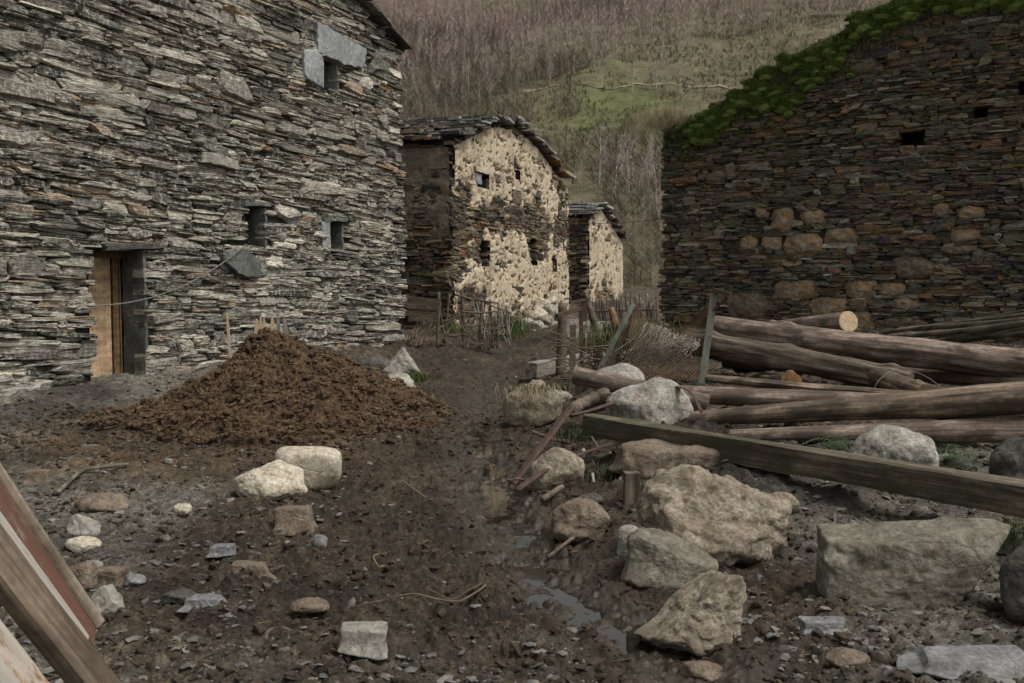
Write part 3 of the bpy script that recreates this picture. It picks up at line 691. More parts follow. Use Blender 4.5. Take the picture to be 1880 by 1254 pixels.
slab('jamb_stone', polypx(w1, [(588, 408), (603, 404), (604, 460), (589, 458)]), -.05, .25, MT['slab_blue'], house, .008, 4)
slab('lintel', polypx(w1, [(185, 446), (283, 446), (300, 456), (190, 459)]), -.09, .3, MT['rock_dark'], house, .008, 5)
slab('lintel', polypx(w1, [(446, 371), (494, 371), (494, 379), (446, 378)]), -.06, .3, MT['slab_dark'], house, .005, 6)
slab('lintel', polypx(w1, [(590, 400), (636, 400), (634, 407), (592, 407)]), -.06, .3, MT['slab_dark'], house, .005, 6)
slab('facing_slab', polypx(w1, [(400, 459), (440, 456), (472, 478), (468, 511), (432, 506), (402, 480)]), -.115, .1, MT['slab_dark'], house, .01, 7)
slab('facing_slab', polypx(w1, [(362, 279), (396, 284), (430, 296), (430, 312), (396, 304), (363, 298)]), -.10, .1, MT['rock_grey'], house, .006, 8)

# ---- the plastered house in the middle
P2C = np.array([-1.44, 24.0]); D2 = np.array([.36, 1.0]) / math.hypot(.36, 1)
w2 = Wall(P2C, D2)
zb2 = .35
house2 = thing('plastered_house', 'two storey stone house with peeling ochre plaster and slate roof', 'house', (P2C[0], P2C[1], 0), (0, 0, w2.rot))
e2a = 5.15; L2 = 9.7
apex_s, apex_z = w2.hit(938, 208); _, e2a = w2.hit(831, 262); se_, e2b = w2.hit(1028, 330); L2 = w2.hit(1042, 400)[0]
def top2(s): return np.interp(s, [-1, 0, apex_s, se_, L2 + .6], [e2a - .5, e2a, apex_z, e2b, e2b - .35]) - .34 * np.exp(-((np.asarray(s) - apex_s) / 1.1) ** 2)
lo2 = lambda z: .04 * pn(P2(z.ravel() * 3, z.ravel() * 0), 8).reshape(z.shape)
TONES2 = [(3, (.06, .052, .042)), (2.5, (.10, .082, .06)), (2, (.16, .125, .085)), (1, (.25, .19, .12)), (1, (.03, .028, .026)), (.7, (.19, .10, .05))]
H2 = [hole(w2, 871, 318, 893, 345), hole(w2, 881, 440, 895, 490), hole(w2, 972, 440, 983, 487), hole(w2, 942, 312, 951, 330), hole(w2, 936, 350, 952, 374), hole(w2, 1010, 470, 1018, 500)]
V, Fc, col = stones(41, -.1, L2 + .1, -.1, 8, lambda s, z: (z < top2(s)) & (s < L2) & (s > -.02), H2, .085, .32, TONES2, .06, .06, nout=8, lo=lo2)
solid(V, Fc, MT['mid_wall'], 'gable_wall', house2, cols=col)
V, f = backing(0, L2, -.3, 8, lambda s, z: z < top2(s) - .05, H2, .05, .12); core = MB(); core.add(V, [f])
for h in H2: reveal(core, *h, .45)
core.build('wall_core', MT['backing'], house2)
# patchy plaster coat
xs = np.arange(0.02, L2 - .05, .034); zs = np.arange(.3, 7.2, .034); X, Z = np.meshgrid(xs, zs); x, z = X.ravel(), Z.ravel()
def hit2(px, py): return w2.hit(px, py)
cov = .42 + .55 * fbm(P2(x, z, .5), 3, 51) + .30 * fbm(P2(x, z, 1.6), 3, 54)
def blob(px0, py0, rx, ry, a):
    s0, z0 = hit2(px0, py0); sx = abs(hit2(px0 + rx, py0)[0] - s0); sz = abs(hit2(px0, py0 + ry)[1] - z0)
    return a * np.exp(-(((x - s0) / sx) ** 2 + ((z - z0) / sz) ** 2))
cov += blob(850, 310, 28, 55, .35) + blob(985, 300, 35, 70, .35) + blob(925, 250, 40, 35, .25) + blob(945, 480, 38, 60, .5) + blob(960, 535, 60, 25, .45) + blob(1015, 500, 20, 40, .4)
cov -= blob(965, 405, 60, 20, .5) + blob(985, 440, 22, 40, .7) + blob(845, 440, 18, 60, .8) + blob(885, 400, 30, 16, .35) + blob(885, 465, 12, 30, .35) + blob(1030, 420, 14, 50, .5) + blob(870, 560, 40, 30, .8)
yy = np.where(cov > .42, -.066 - .012 * S(cov, .42, .6), .03 - .075 * S(cov, .1, .42)) + .007 * fbm(P2(x, z, 4), 3, 57)
pit = fbm(P2(x, z, 3.2) * np.array([.5, 1.2, 1]), 4, 60); yy += .055 * S(pit, .45, .6) + .06 * S(fbm(P2(x, z, 11) * np.array([.5, 1, 1]), 2, 66), .36, .46)
f = gridfaces(len(zs), len(xs)); cx_ = x[f].mean(1); cz_ = z[f].mean(1); k = cz_ < top2(cx_) - .08
for a, b, c_, d_ in H2: k &= ~((cx_ > a) & (cx_ < b) & (cz_ > c_) & (cz_ < d_))
k &= (cov[f].min(1) > .1)
solid(np.c_[x, yy, z], [f[k]], MT['plaster'], 'plaster', house2, smooth=True)
# side wall facing the camera, runs behind the slate house
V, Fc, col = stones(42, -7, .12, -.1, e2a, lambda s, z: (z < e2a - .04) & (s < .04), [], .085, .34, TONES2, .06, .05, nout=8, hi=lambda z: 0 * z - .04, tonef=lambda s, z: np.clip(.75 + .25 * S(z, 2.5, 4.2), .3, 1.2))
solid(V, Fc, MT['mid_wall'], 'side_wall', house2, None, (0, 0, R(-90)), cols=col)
xs = np.arange(-4, .0, .05); zs = np.arange(1.2, e2a - .1, .05); X, Z = np.meshgrid(xs, zs); x, z = X.ravel(), Z.ravel()
cov = -.15 + .62 * S(z, 2.2, 3.4) + .35 * fbm(P2(x, z, .8), 4, 81); yy = np.where(cov > .3, -.062, .03 - .08 * S(cov, .0, .3)) + .016 * fbm(P2(x, z, 4), 3, 57) + .05 * S(fbm(P2(x, z, 4), 3, 85), .3, .45)
f = gridfaces(len(zs), len(xs)); f = f[cov[f].min(1) > .0]; solid(np.c_[x, yy, z], [f], MT['render_brown'], 'plaster', house2, None, (0, 0, R(-90)), smooth=True)
V, f = backing(-7, 0, -.3, e2a, lambda s, z: z > -9, [], .05, .5); solid(V, [f], MT['backing'], 'side_core', house2, None, (0, 0, R(-90)))
def house_roof(root, seed, L, apex_s, apex_z, ea, eb, s_eb, depth, ovl=.35, ov=.3, su=.5, rnd=1.0):
    ka = (apex_z - ea) / apex_s; la = math.hypot(1, ka)
    V, Fc, col = roof_slates(seed, -ov, depth, 0, (apex_s + ovl) * la, None, (-ovl, 0, ea - ka * ovl + .05), (0, 1, 0), (1 / la, 0, ka / la), None, su, .26, .05, .10)
    V[:, 2] -= .34 * np.exp(-((V[:, 0] - apex_s) / 1.1) ** 2) * rnd; r1 = solid(V, Fc, MT['slate_roof'], 'roof', root, cols=col)
    kb = (apex_z - eb) / (s_eb - apex_s); lb = math.hypot(1, kb)
    V, Fc, col = roof_slates(seed + 1, -ov, depth, 0, (s_eb - apex_s + ovl + .1) * lb, None, (s_eb + ovl + .1, 0, eb - kb * (ovl + .1) + .05), (0, 1, 0), (-1 / lb, 0, kb / lb), None, su, .3, .055, .13)
    V[:, 2] -= .34 * np.exp(-((V[:, 0] - apex_s) / 1.1) ** 2) * rnd; solid(V, Fc, MT['slate_roof'], 'roof', root, cols=col)
house_roof(house2, 61, L2, apex_s, apex_z, e2a, e2b, se_, 7, .2, .2)
slab('lintel', polypx(w2, [(864, 304), (891, 312), (892, 321), (866, 314)]), -.14, .1, MT['rock_white'], house2, .01, 12)
slab('jamb_stone', polypx(w2, [(868, 318), (879, 320), (879, 341), (870, 337)]), -.09, .2, MT['slab_blue'], house2, .01, 13)
slab('shutter', polypx(w2, [(936, 349), (952, 353), (953, 376), (937, 372)]), -.09, -.03, MT['old_wood'], house2, .006, 14, .005)

# ---- the small house beyond
P3C = np.array([2.87, 38.0]); D3 = np.array([.38, 1.0]) / math.hypot(.38, 1)
w3 = Wall(P3C, D3)
house3 = thing('small_stone_house', 'small stone house with pale plastered gable behind the larger plastered one', 'house', (P3C[0], P3C[1], 0), (0, 0, w3.rot))
a3s, a3z = w3.hit(1100, 380); _, e3a = w3.hit(1079, 400); s3e, e3b = w3.hit(1138, 440)
L3 = w3.hit(1142, 500)[0]
def top3(s): return np.interp(s, [-1, 0, a3s, s3e, L3 + 1], [e3a - .4, e3a, a3z, e3b, e3b - .3])
V, Fc, col = stones(43, -.1, L3 + .1, .2, 7, lambda s, z: (z < top3(s)) & (s < L3) & (s > 0), [], .11, .4, TONES2, .05, .05, nout=8)
solid(V, Fc, MT['mid_wall'], 'gable_wall', house3, cols=col)
V, f = backing(0, L3, -.3, 7, lambda s, z: z < top3(s) - .05, [], .05, .2); solid(V, [f], MT['backing'], 'wall_core', house3)
xs = np.arange(0.05, L3 - .05, .06); zs = np.arange(.6, 5.6, .06); X, Z = np.meshgrid(xs, zs); x, z = X.ravel(), Z.ravel()
cov = .62 + .5 * fbm(P2(x, z, .6), 3, 71) + .3 * fbm(P2(x, z, 2), 3, 74) + .25 * S(x, 2, 6) - .3 * (1 - S(z, 1, 2.2))
yy = np.where(cov > .42, -.065, .03 - .075 * S(cov, .1, .42)) + .014 * fbm(P2(x, z, 4), 3, 57) + .055 * S(fbm(P2(x, z, 5) * np.array([.5, 1, 1]), 3, 60), .38, .5)
f = gridfaces(len(zs), len(xs)); k = (z[f].mean(1) < top3(x[f].mean(1)) - .08) & (cov[f].min(1) > .1)
solid(np.c_[x, yy, z], [f[k]], MT['plaster'], 'plaster', house3, smooth=True)
V, Fc, col = stones(44, -6, .12, .2, e3a, lambda s, z: (z < e3a - .04) & (s < .04), [], .1, .36, TONES2, .06, .05, nout=8, hi=lambda z: 0 * z - .04)
solid(V, Fc, MT['mid_wall'], 'side_wall', house3, None, (0, 0, R(-90)), cols=col)
V, f = backing(-6, 0, -.3, e3a, lambda s, z: z > -9, [], .05, .5); solid(V, [f], MT['backing'], 'side_core', house3, None, (0, 0, R(-90)))
house_roof(house3, 64, L3, a3s, a3z, e3a, e3b, s3e, 6, .25, .2, .6, 0.0)

# ---- the ruined wall on the right
w4 = Wall((3.0, 20.0), (1.33, -1.0))
ruin = thing('ruined_stone_wall', 'dark ruined stone wall with mossy sloping top and orange lichen on the right', 'wall', (3.0, 20.0, 0), (0, 0, w4.rot))
TP = [(1210, 236), (1245, 222), (1300, 203), (1352, 172), (1420, 128), (1470, 98), (1530, 66), (1580, 38), (1622, 14), (1665, -8), (1760, -34), (1880, -50), (2050, -60), (2300, -70)]
tps = np.array([w4.hit(*p) for p in TP])
def top4(s): return np.interp(s, tps[:, 0], tps[:, 1])
s4e = w4.hit(2300, 300)[0]
H4 = [hole(w4, 1648, 240, 1700, 268), hole(w4, 1787, 194, 1813, 218), hole(w4, 1866, 150, 1890, 176)]
TONES4 = [(3.4, (.045, .042, .037)), (3, (.08, .072, .058)), (2, (.125, .112, .088)), (.8, (.125, .078, .045)), (.4, (.11, .075, .05)), (.7, (.18, .165, .138)), (1.2, (.026, .026, .025))]
ROUND = [(1414, 378, 1460, 427), (1468, 383, 1520, 415), (1357, 432, 1392, 460), (1396, 430, 1436, 462), (1434, 426, 1516, 475), (1512, 414, 1578, 452), (1328, 531, 1417, 590), (1418, 512, 1504, 553), (1546, 511, 1613, 552),
        (1610, 516, 1660, 545), (1482, 543, 1562, 584), (1553, 568, 1607, 612), (1638, 466, 1718, 516), (1708, 370, 1750, 398), (1750, 375, 1806, 406), (1735, 418, 1808, 446), (1722, 446, 1790, 470), (1386, 380, 1412, 402), (1636, 546, 1690, 570), (1295, 313, 1340, 335), (1612, 582, 1700, 604)]
def shrink(bb): w_, h_ = bb[2] - bb[0], bb[3] - bb[1]; return hole(w4, bb[0] + w_ * .09, bb[1] + h_ * .1, bb[2] - w_ * .09, bb[3] - h_ * .1)
wob = lambda z, k: .10 * pn(P2(z * 1.3, z * 0 + k), 5)
tf4 = lambda s, z: np.clip(.95 + .35 * pn(P2(s * .6, z * .6), 13), .5, 1.5)
V, Fc, col = stones(45, -.3, s4e, 0, 8, lambda s, z: (z < top4(s) + .05 * pn(P2(s * 3, z * 0), 4)) & (s > -.02 + wob(z, .3)), H4 + [shrink(bb) for bb in ROUND], .06, .24, TONES4, .045, .06, tonef=tf4, lo=lambda z: wob(z.ravel(), .3).reshape(z.shape) - .02)
solid(V, Fc, MT['ruin_wall'], 'face', ruin, cols=col)
V, f = backing(.15, s4e, -.3, 8, lambda s, z: z < top4(s) - .1, H4); core = MB(); core.add(V, [f])
for h in H4: reveal(core, *h, .5)
# the top and the back of the wall, 0.7 m thick
ss = np.arange(.1, s4e, .25); zt = top4(ss) - .1
V = np.concatenate([np.c_[ss, np.full(len(ss), .03), zt], np.c_[ss, np.full(len(ss), .7), zt], np.c_[ss, np.full(len(ss), .7), zt * 0 - .3]]); n_ = len(ss); j = np.arange(n_ - 1)
core.add(V, [np.concatenate([np.stack([j, j + 1, n_ + j + 1, n_ + j], -1), np.stack([n_ + j, n_ + j + 1, 2 * n_ + j + 1, 2 * n_ + j], -1)])])
core.build('wall_core', MT['backing'], ruin)
V, Fc, col = stones(46, -.02, .75, 0, 5, lambda s, z: (z < top4(0) - .02) & (s < .7), [], .075, .27, TONES4, .06, hi=lambda z: 0 * z + .66)
solid(V, Fc, MT['ruin_wall'], 'end_wall', ruin, (.06, .7, 0), (0, 0, R(-90)), cols=col)

# ------------------------------------------------------------------ rocks
_ico = {}
def ico(sub):
    if sub not in _ico:
        bm = bmesh.new(); bmesh.ops.create_icosphere(bm, subdivisions=sub, radius=1)
        _ico[sub] = (np.array([v.co[:] for v in bm.verts]), np.array([[v.index for v in f.verts] for f in bm.faces])); bm.free()
    return _ico[sub]
def rock_verts(seed, dims, k=22, planes=12, boxy=0, rough=.05, sub=5, strata=0.0, tilt=0.0, freq=2.2, cuts=(), skirt=.38, roll=0.0):
    rg = np.random.default_rng(seed); d, f = ico(sub)
    N = rg.normal(size=(planes, 3)); N /= np.linalg.norm(N, axis=1)[:, None]; D = rg.uniform(.74, 1.0, planes)
    if boxy:
        E = np.array([[1, 0, 0], [-1, 0, 0], [0, 1, 0], [0, -1, 0], [0, 0, 1], [0, 0, -1]], float) + rg.normal(size=(6, 3)) * .13
        E /= np.linalg.norm(E, axis=1)[:, None]; N = np.vstack([N, E]); D = np.concatenate([D * 1.08, np.full(6, boxy)])
    for (cx0, cy0, cz0, cd) in cuts:
        v0 = np.array([[cx0, cy0, cz0]], float); N = np.vstack([N, v0 / np.linalg.norm(v0)]); D = np.append(D, cd)
    q = np.clip(d @ N.T / D, 0, None); r = (np.sum(q ** k, 1) + 1.0 ** k * .4) ** (-1 / k)
    v = d * r[:, None]
    v = v - (v.max(0) + v.min(0)) / 2; v /= np.abs(v).max(0)
    if tilt: v = v @ np.array(Euler((0, tilt, 0)).to_matrix()).T; v /= np.abs(v).max(0)
    v = v * np.array(dims) / 2; sz = float(np.mean(dims))
    nn = d
    if skirt: zn = np.clip(-v[:, 2] / (dims[2] / 2), 0, 1); v[:, :2] *= (1 + skirt * zn ** 1.5)[:, None]
    disp = rough * sz * (fbm(v / sz * freq, 5, seed % 50, .55) + .5 * np.abs(fbm(v / sz * freq * 2.3, 4, seed % 50 + 7)))
    if strata:
        sd_ = np.array([.25, .1, 1]); h = v @ sd_ / sz * 9 + 1.2 * fbm(v / sz * 1.5, 3, seed % 50 + 3)
        disp += strata * sz * (np.abs(np.sin(h * 1.7)) ** .6 - .6) + strata * .8 * sz * np.abs(fbm(v / sz * 3.5 * np.array([1, 1, 2.5]), 4, seed % 50 + 9))
    v = v + nn * disp[:, None]
    if roll: v = v @ np.array(Euler((0, roll, 0)).to_matrix()).T
    return v, f
def rock_at(bbox, dr=.8, Y=None, sink=.38):
    """centre and size of a stone whose outline fills a box of the photograph and that stands on the ground"""
    x0, y0, x1, y1 = bbox; cx_, cy_ = (x0 + x1) / 2, (y0 + y1) / 2; d = ray(cx_, cy_)
    def size(Yc):
        w_ = (x1 - x0) / F * Yc; vis = (y1 - y0) / F * Yc; dp = dr * w_; th = math.atan(max(.02, -d[2] / d[1]))
        hh = math.sqrt(max((vis * .5) ** 2 - (dp / 2 * math.sin(th)) ** 2, (vis * .25) ** 2)) / math.cos(th) * 2
        return w_, dp, hh
    if Y is None:
        lo, hi = 2.0, 60.
        for _ in range(50):
            m_ = (lo + hi) / 2; p = CAMP + d * (m_ / d[1])
            if p[2] - sink * size(m_)[2] > float(base(p[0], p[1])): lo = m_
            else: hi = m_
        Y = lo
    return Vector(CAMP + d * (Y / d[1])), size(Y)
_rk = [100]
def rock(name, bbox, mat, label, cat='stone', dr=.8, Y=None, group=None, seed=None, sink=.38, grow=1.06, parent=None, drop=0.0, **kw):
    _rk[0] += 1; sd_ = seed or _rk[0]
    p, (w_, dp, hh) = rock_at(bbox, dr, Y, sink)
    big = (bbox[2] - bbox[0]); kw.setdefault('sub', 6 if big > 110 else 5 if big > 45 else 4)
    V, f = rock_verts(sd_, (w_ * grow, dp, hh * grow), **kw)
    p.z -= drop
    o = obj(name, mesh(name, V, [f], MT[mat], smooth=kw['sub'] > 4), None, p)
    return tag(o, label, cat, group)
ROCKS = [
 ('boulder', (437, 850, 558, 915), 'rock_white', 'cream angular boulder leaning on the longer smooth one below the dung heap', dict(planes=9, k=26, rough=.05, cuts=[(-.6, 0, .8, .7), (.3, -.8, .5, .72)])),
 ('boulder', (508, 822, 625, 897), 'rock_white', 'smooth cream oblong boulder at the foot of the dung heap', dict(planes=6, k=7, boxy=.72, rough=.015, skirt=.1)),
 ('stone', (508, 931, 574, 980), 'rock_brown', 'blocky grey brown stone in mud below the two cream boulders', dict(planes=9, k=24, boxy=.54, rough=.03)),
 ('stone', (574, 982, 600, 1006), 'slate_flat', 'small round blue grey pebble beside the blocky brown stone', dict(k=7, rough=.02)),
 ('stone', (319, 924, 351, 945), 'rock_white', 'small white stone chip lying alone on gravelly mud', dict(k=16)),
 ('slate_piece', (386, 1000, 429, 1023), 'slate_flat', 'flat pale grey slate chunk on mud left of the rut', dict(k=24, boxy=.54)),
 ('stone', (128, 944, 186, 990), 'rock_grey', 'pale wedge shaped stone beside the leaning planks, above a white one', dict(k=26, planes=8, cuts=[(.62, 0, .78, .4), (-.2, -.9, .3, .6)])),
 ('stone', (121, 984, 181, 1014), 'rock_white', 'white flat stone just below the pale wedge stone', dict(k=14, planes=8)),
 ('stone', (144, 906, 232, 942), 'rock_brown', 'low reddish brown rock half buried in gravel', dict(k=10)),
 ('stone', (50, 862, 92, 891), 'rock_brown', 'small squared brown stone by the curved hose', dict(k=24, boxy=.54, rough=.02)),
 ('stone', (128, 1034, 179, 1086), 'rock_brown', 'rounded brown grey stone touching the red painted board', dict(k=9)),
 ('stone', (178, 1042, 229, 1078), 'rock_brown', 'flat topped brown stone among the cluster by the planks', dict(k=20, boxy=.54)),
 ('stone', (168, 1074, 226, 1130), 'rock_grey', 'pale pointed stone at the end of the red painted board', dict(k=26, planes=8, cuts=[(.75, 0, .66, .42), (-.3, -.8, .4, .6)])),
 ('stone', (228, 1054, 267, 1076), 'slate_flat', 'small dark grey stone right of the flat topped brown stone', dict(k=12)),
 ('stone', (162, 1028, 188, 1046), 'rock_grey', 'smallest pale stone of the cluster by the planks', dict(k=12)),
 ('stone', (626, 1148, 712, 1197), 'rock_grey', 'brick shaped grey stone lying tilted in the foreground mud', dict(k=30, boxy=.52, planes=5, rough=.02)),
 ('slate_piece', (343, 1094, 413, 1117), 'slate_flat', 'thin grey slate flake flat on gravel in the left foreground', dict(k=24, boxy=.55)),
 ('slate_piece', (300, 1082, 365, 1106), 'rock_dark', 'dark broken slate flake beside the thin grey one', dict(k=20)),
 ('slate_piece', (430, 1032, 500, 1062), 'rock_brown', 'long brown slate splinter in the mud', dict(k=20, boxy=.55)),
 ('stone', (483, 1154, 542, 1184), 'rock_brown', 'flat brown muddy stone left of the brick shaped stone', dict(k=12)),
 ('stone', (536, 1098, 602, 1124), 'rock_brown', 'low mud coloured stone in the left centre foreground', dict(k=10)),
 ('boulder', (1172, 858, 1440, 1030), 'rock_warm', 'big rough pale granite boulder under the squared beam', dict(planes=14, k=22, rough=.07, strata=.022, grow=.97, skirt=.2, cuts=[(-.55, 0, -.83, .5), (.55, 0, .83, .7), (.2, -.75, .62, .66), (1, 0, 0, .8), (-1, 0, .1, .8)])),
 ('boulder', (1158, 976, 1305, 1072), 'rock_green', 'grey wedge shaped rock beneath the big granite boulder', dict(planes=10, k=30, rough=.05, cuts=[(.5, -.2, .84, .42), (-.3, -.95, .1, .6), (-1, 0, 0, .75)])),
 ('boulder', (1172, 1018, 1367, 1172), 'rock_warm', 'upright ragged pale rock in front of the granite boulder', dict(planes=12, k=20, rough=.09, strata=.02, drop=.08, skirt=.5, grow=.95, cuts=[(-.72, 0, .69, .22), (.95, 0, -.2, .66), (.1, -.95, .3, .6)])),
 ('stone', (1134, 968, 1178, 1034), 'rock_grey', 'narrow grey stone standing by the wooden post foot', dict(k=9)),
 ('boulder', (1506, 948, 1856, 1118), 'rock_green', 'long squared grey green stone block in the right foreground', dict(planes=4, k=44, boxy=.5, rough=.04, dr=.34, skirt=.05, roll=.10, grow=1.0, cuts=[(-.8, -.6, .2, .58), (.1, -.9, .5, .62)])),
 ('boulder', (1838, 985, 1990, 1152), 'rock_dark', 'dark rounded boulder cut by the right picture edge', dict(k=8, rough=.03)),
 ('stone', (1413, 904, 1465, 946), 'rock_warm', 'smooth tan stone right of the big granite boulder', dict(k=7, rough=.015)),
 ('boulder', (1568, 787, 1708, 900), 'rock_grey', 'rounded grey boulder behind the beam on the right', dict(k=18, rough=.04, planes=15)),
 ('boulder', (1822, 808, 1930, 905), 'rock_dark', 'dark angular boulder behind the beam at the right edge', dict(k=14)),
 ('boulder', (928, 702, 1027, 787), 'rock_warm', 'tan boulder draped with dry grass beside the rut', dict(k=18, rough=.05, planes=15)),
 ('boulder', (976, 824, 1070, 906), 'rock_warm', 'tan rounded boulder behind the curved rusty strap', dict(k=18, rough=.05, planes=15)),
 ('boulder', (1018, 920, 1117, 988), 'rock_brown', 'muddy brown boulder at the edge of the wet rut', dict(k=18, rough=.07, planes=15)),
 ('boulder', (704, 640, 768, 697), 'rock_grey', 'tall pointed grey stone at the corner of the slate house', dict(k=26, planes=8, cuts=[(-.85, 0, .5, .42), (.9, 0, .42, .5), (-.2, -.9, .3, .55)])),
 ('boulder', (680, 687, 762, 724), 'rock_grey', 'pale low boulder below the pointed corner stone', dict(k=10)),
 ('boulder', (655, 652, 716, 692), 'rock_dark', 'dark grey stone left of the pointed corner stone', dict(k=14)),
 ('slate_piece', (1683, 1186, 1900, 1236), 'slate_flat', 'large flat grey slate slab in the lower right corner', dict(k=26, boxy=.55, planes=9, rough=.02, dr=.6)),
 ('stone', (1519, 1192, 1594, 1228), 'rock_brown', 'thin tan stone flake left of the large slate slab', dict(k=20)),
 ('slate_piece', (1472, 1134, 1552, 1160), 'slate_flat', 'blue grey slate flake on brown soil below the stone block', dict(k=24, boxy=.55)),
 ('slate_piece', (1322, 1134, 1357, 1160), 'slate_flat', 'small slate chip at the foot of the upright ragged rock', dict(k=20)),
 ('stone', (1255, 1214, 1325, 1250), 'rock_brown', 'muddy brown stone at the bottom centre edge', dict(k=14)),
 ('stone', (1060, 905, 1108, 925), 'rock_dark', 'flat dark stone above the muddy brown boulder', dict(k=14)),
 ('stone', (985, 715, 1050, 745), 'rock_grey', 'grey stone tucked behind the tan grass draped boulder', dict(k=10)),
]
FLAT = {'slate_piece': 1.0}
for nm, bb, mt, lb, kw in ROCKS:
    rock(nm, bb, mt, lb, 'boulder' if nm == 'boulder' else 'stone', dr=kw.pop('dr', {'slate_piece': .6, 'boulder': .75}.get(nm, .8)), **kw)
rock('boulder', (1118, 700, 1268, 800), 'rock_grey', 'large pale humped boulder behind the left end of the squared beam', 'boulder', .8, Y=9.0, k=18, rough=.04, planes=15)
rock('boulder', (1092, 670, 1180, 735), 'rock_grey', 'smaller grey boulder behind the pale peeled log end', 'boulder', .8, Y=10.2, k=18, rough=.04, planes=15)
rock('boulder', (1138, 815, 1372, 880), 'rock_brown', 'brown flat stone slab carrying the squared beam', 'boulder', .5, Y=7.45, k=24, boxy=.75, rough=.04)
# rubble heaped at the foot of the plastered house
rg = np.random.default_rng(77)
spots = [(965, 596, 26), (985, 600, 24), (1003, 590, 24), (990, 578, 26), (1010, 570, 26), (972, 580, 22), (955, 608, 20), (1000, 606, 18), (1020, 600, 22), (995, 560, 26), (1022, 580, 20), (940, 600, 18), (1012, 552, 18), (978, 612, 16)]
for i, (px, py, s_) in enumerate(spots):
    rock('rubble_stone', (px - s_ * .6, py - s_ * .45, px + s_ * .6, py + s_ * .45), ['rock_white', 'rock_grey', 'rock_warm'][i % 3], 'pale rubble stone heaped at the foot of the plastered house', 'stone', .9, Y=float(np.interp(py, [550, 612], [28.5, 24.2])), group='rubble stones heaped below the plastered house', k=12, sub=4)
# round stones built into the ruined wall
def built_in(bb, mat, sd_, pr=.04):
    s_, z_ = w4.hit((bb[0] + bb[2]) / 2, (bb[1] + bb[3]) / 2); a, _ = w4.hit(bb[0], bb[1]); b, _ = w4.hit(bb[2], bb[1]); zt_ = w4.hit(bb[0], bb[1])[1]; zb_ = w4.hit(bb[0], bb[3])[1]
    V, f = rock_verts(sd_, (abs(b - a) * 1.06, .26, abs(zt_ - zb_) * 1.06), k=40, planes=13, boxy=.86, rough=.06, sub=5, skirt=0)
    obj('round_stone', mesh('round_stone', V, [f], MT[mat], smooth=True), ruin, (s_, .13 - pr, z_))
for i, bb in enumerate(ROUND):
    built_in(bb, 'rock_orange' if i not in (6, 12, 16, 19, 20) else 'rock_brown', 300 + i)

# ------------------------------------------------------------------ logs and timber
def log_obj(name, p0, p1, r0, r1, mat, label, seed, ends=('old', 'old'), bend=.0, rough=.05, nr=44, group='felled logs piled on the right', lumps=.05):
    p0, p1 = Vector(p0), Vector(p1); L = (p1 - p0).length; rg = np.random.default_rng(seed); r0 *= 1.1; r1 *= 1.1
    n = max(30, int(L / .045)); t = np.linspace(0, 1, n); th = np.linspace(0, 2 * np.pi, nr, endpoint=False)
    T, H = np.meshgrid(t, th, indexing='ij'); r = r0 + (r1 - r0) * T
    q = np.stack([T.ravel() * L * 1.3, np.cos(H).ravel() * 1.1, np.sin(H).ravel() * 1.1], -1)
    r = r * (1 + rough * fbm(q * np.array([.8, 2, 2]), 4, seed % 40).reshape(r.shape) + lumps * pn(np.stack([T.ravel() * L * 1.1, T.ravel() * 0 + seed, T.ravel() * 0], -1), 3).reshape(r.shape))
    for _ in range(int(3 + L * 1.2)):
        kx, kh = rg.uniform(.03, .97), rg.uniform(0, 6.28); dh = np.angle(np.exp(1j * (H - kh))); r = r + r0 * rg.uniform(.12, .3) * np.exp(-((T - kx) * L / (r0 * .55)) ** 2 - (dh / .45) ** 2)
    for _ in range(int(3 + L * 2)):
        kx, kh, kl = rg.uniform(0, 1), rg.uniform(0, 6.28), rg.uniform(.2, .9); dh = np.angle(np.exp(1j * (H - kh - .12 * np.sin(T * L * 5 + kh)))); r = r - r0 * .14 * np.exp(-((T - kx) * L / kl) ** 4 - (dh / .13) ** 2)
    cy = bend * np.sin(T * np.pi) + .02 * np.sin(T * 5 + seed) ; cz = .4 * bend * np.sin(T * np.pi * 1.3 + seed)
    V = np.stack([T * L, cy + r * np.cos(H), cz + r * np.sin(H)], -1).reshape(-1, 3)
    i = np.arange(n - 1)[:, None] * nr; j = np.arange(nr)[None]; k = (j + 1) % nr
    q4 = np.stack([i + j, i + k, i + nr + k, i + nr + j], -1).reshape(-1, 4)
    o = obj(name, mesh(name, V, [q4], MT[mat], smooth=True), None, p0)
    X = (p1 - p0).normalized(); o.rotation_mode = 'QUATERNION'; o.rotation_quaternion = X.to_track_quat('X', 'Z')
    tag(o, label, 'log', group)
    for e, (idx, mt) in enumerate(zip((0, n - 1), ends)):
        ring = V[idx * nr:(idx + 1) * nr]; c_ = ring.mean(0); off = np.array([(-.004 if e == 0 else .004), 0, 0])
        rings = [c_ + (ring - c_) * s_ + off * (1 if s_ < 1 else 0) + np.c_[rg.normal(size=nr) * .001, np.zeros(nr), np.zeros(nr)] for s_ in (1, .93, .6, .3)]
        VV = np.vstack(rings + [c_ + off]); F4 = []; jj = np.arange(nr); kk = (jj + 1) % nr
        for b_ in range(3): F4.append(np.stack([b_ * nr + jj, b_ * nr + kk, (b_ + 1) * nr + kk, (b_ + 1) * nr + jj], -1))
        ce = obj('cut_end', mesh('cut_end', VV, [np.concatenate(F4), np.stack([3 * nr + jj, 3 * nr + kk, np.full(nr, 4 * nr)], -1)], MT[{'old': 'old_wood', 'sawn': 'sawn', 'rot': 'rotten'}[mt]]), o)
    return o
def ext(a, b, t): return a + (b - a) * t
a, b = at(1312, 601, 12.6), at(1880, 672, 10.2); log_obj('log', a, ext(a, b, 1.25), .15, .15, 'log_pink', 'thick pinkish log, topmost of the pile', 1, bend=-.05)
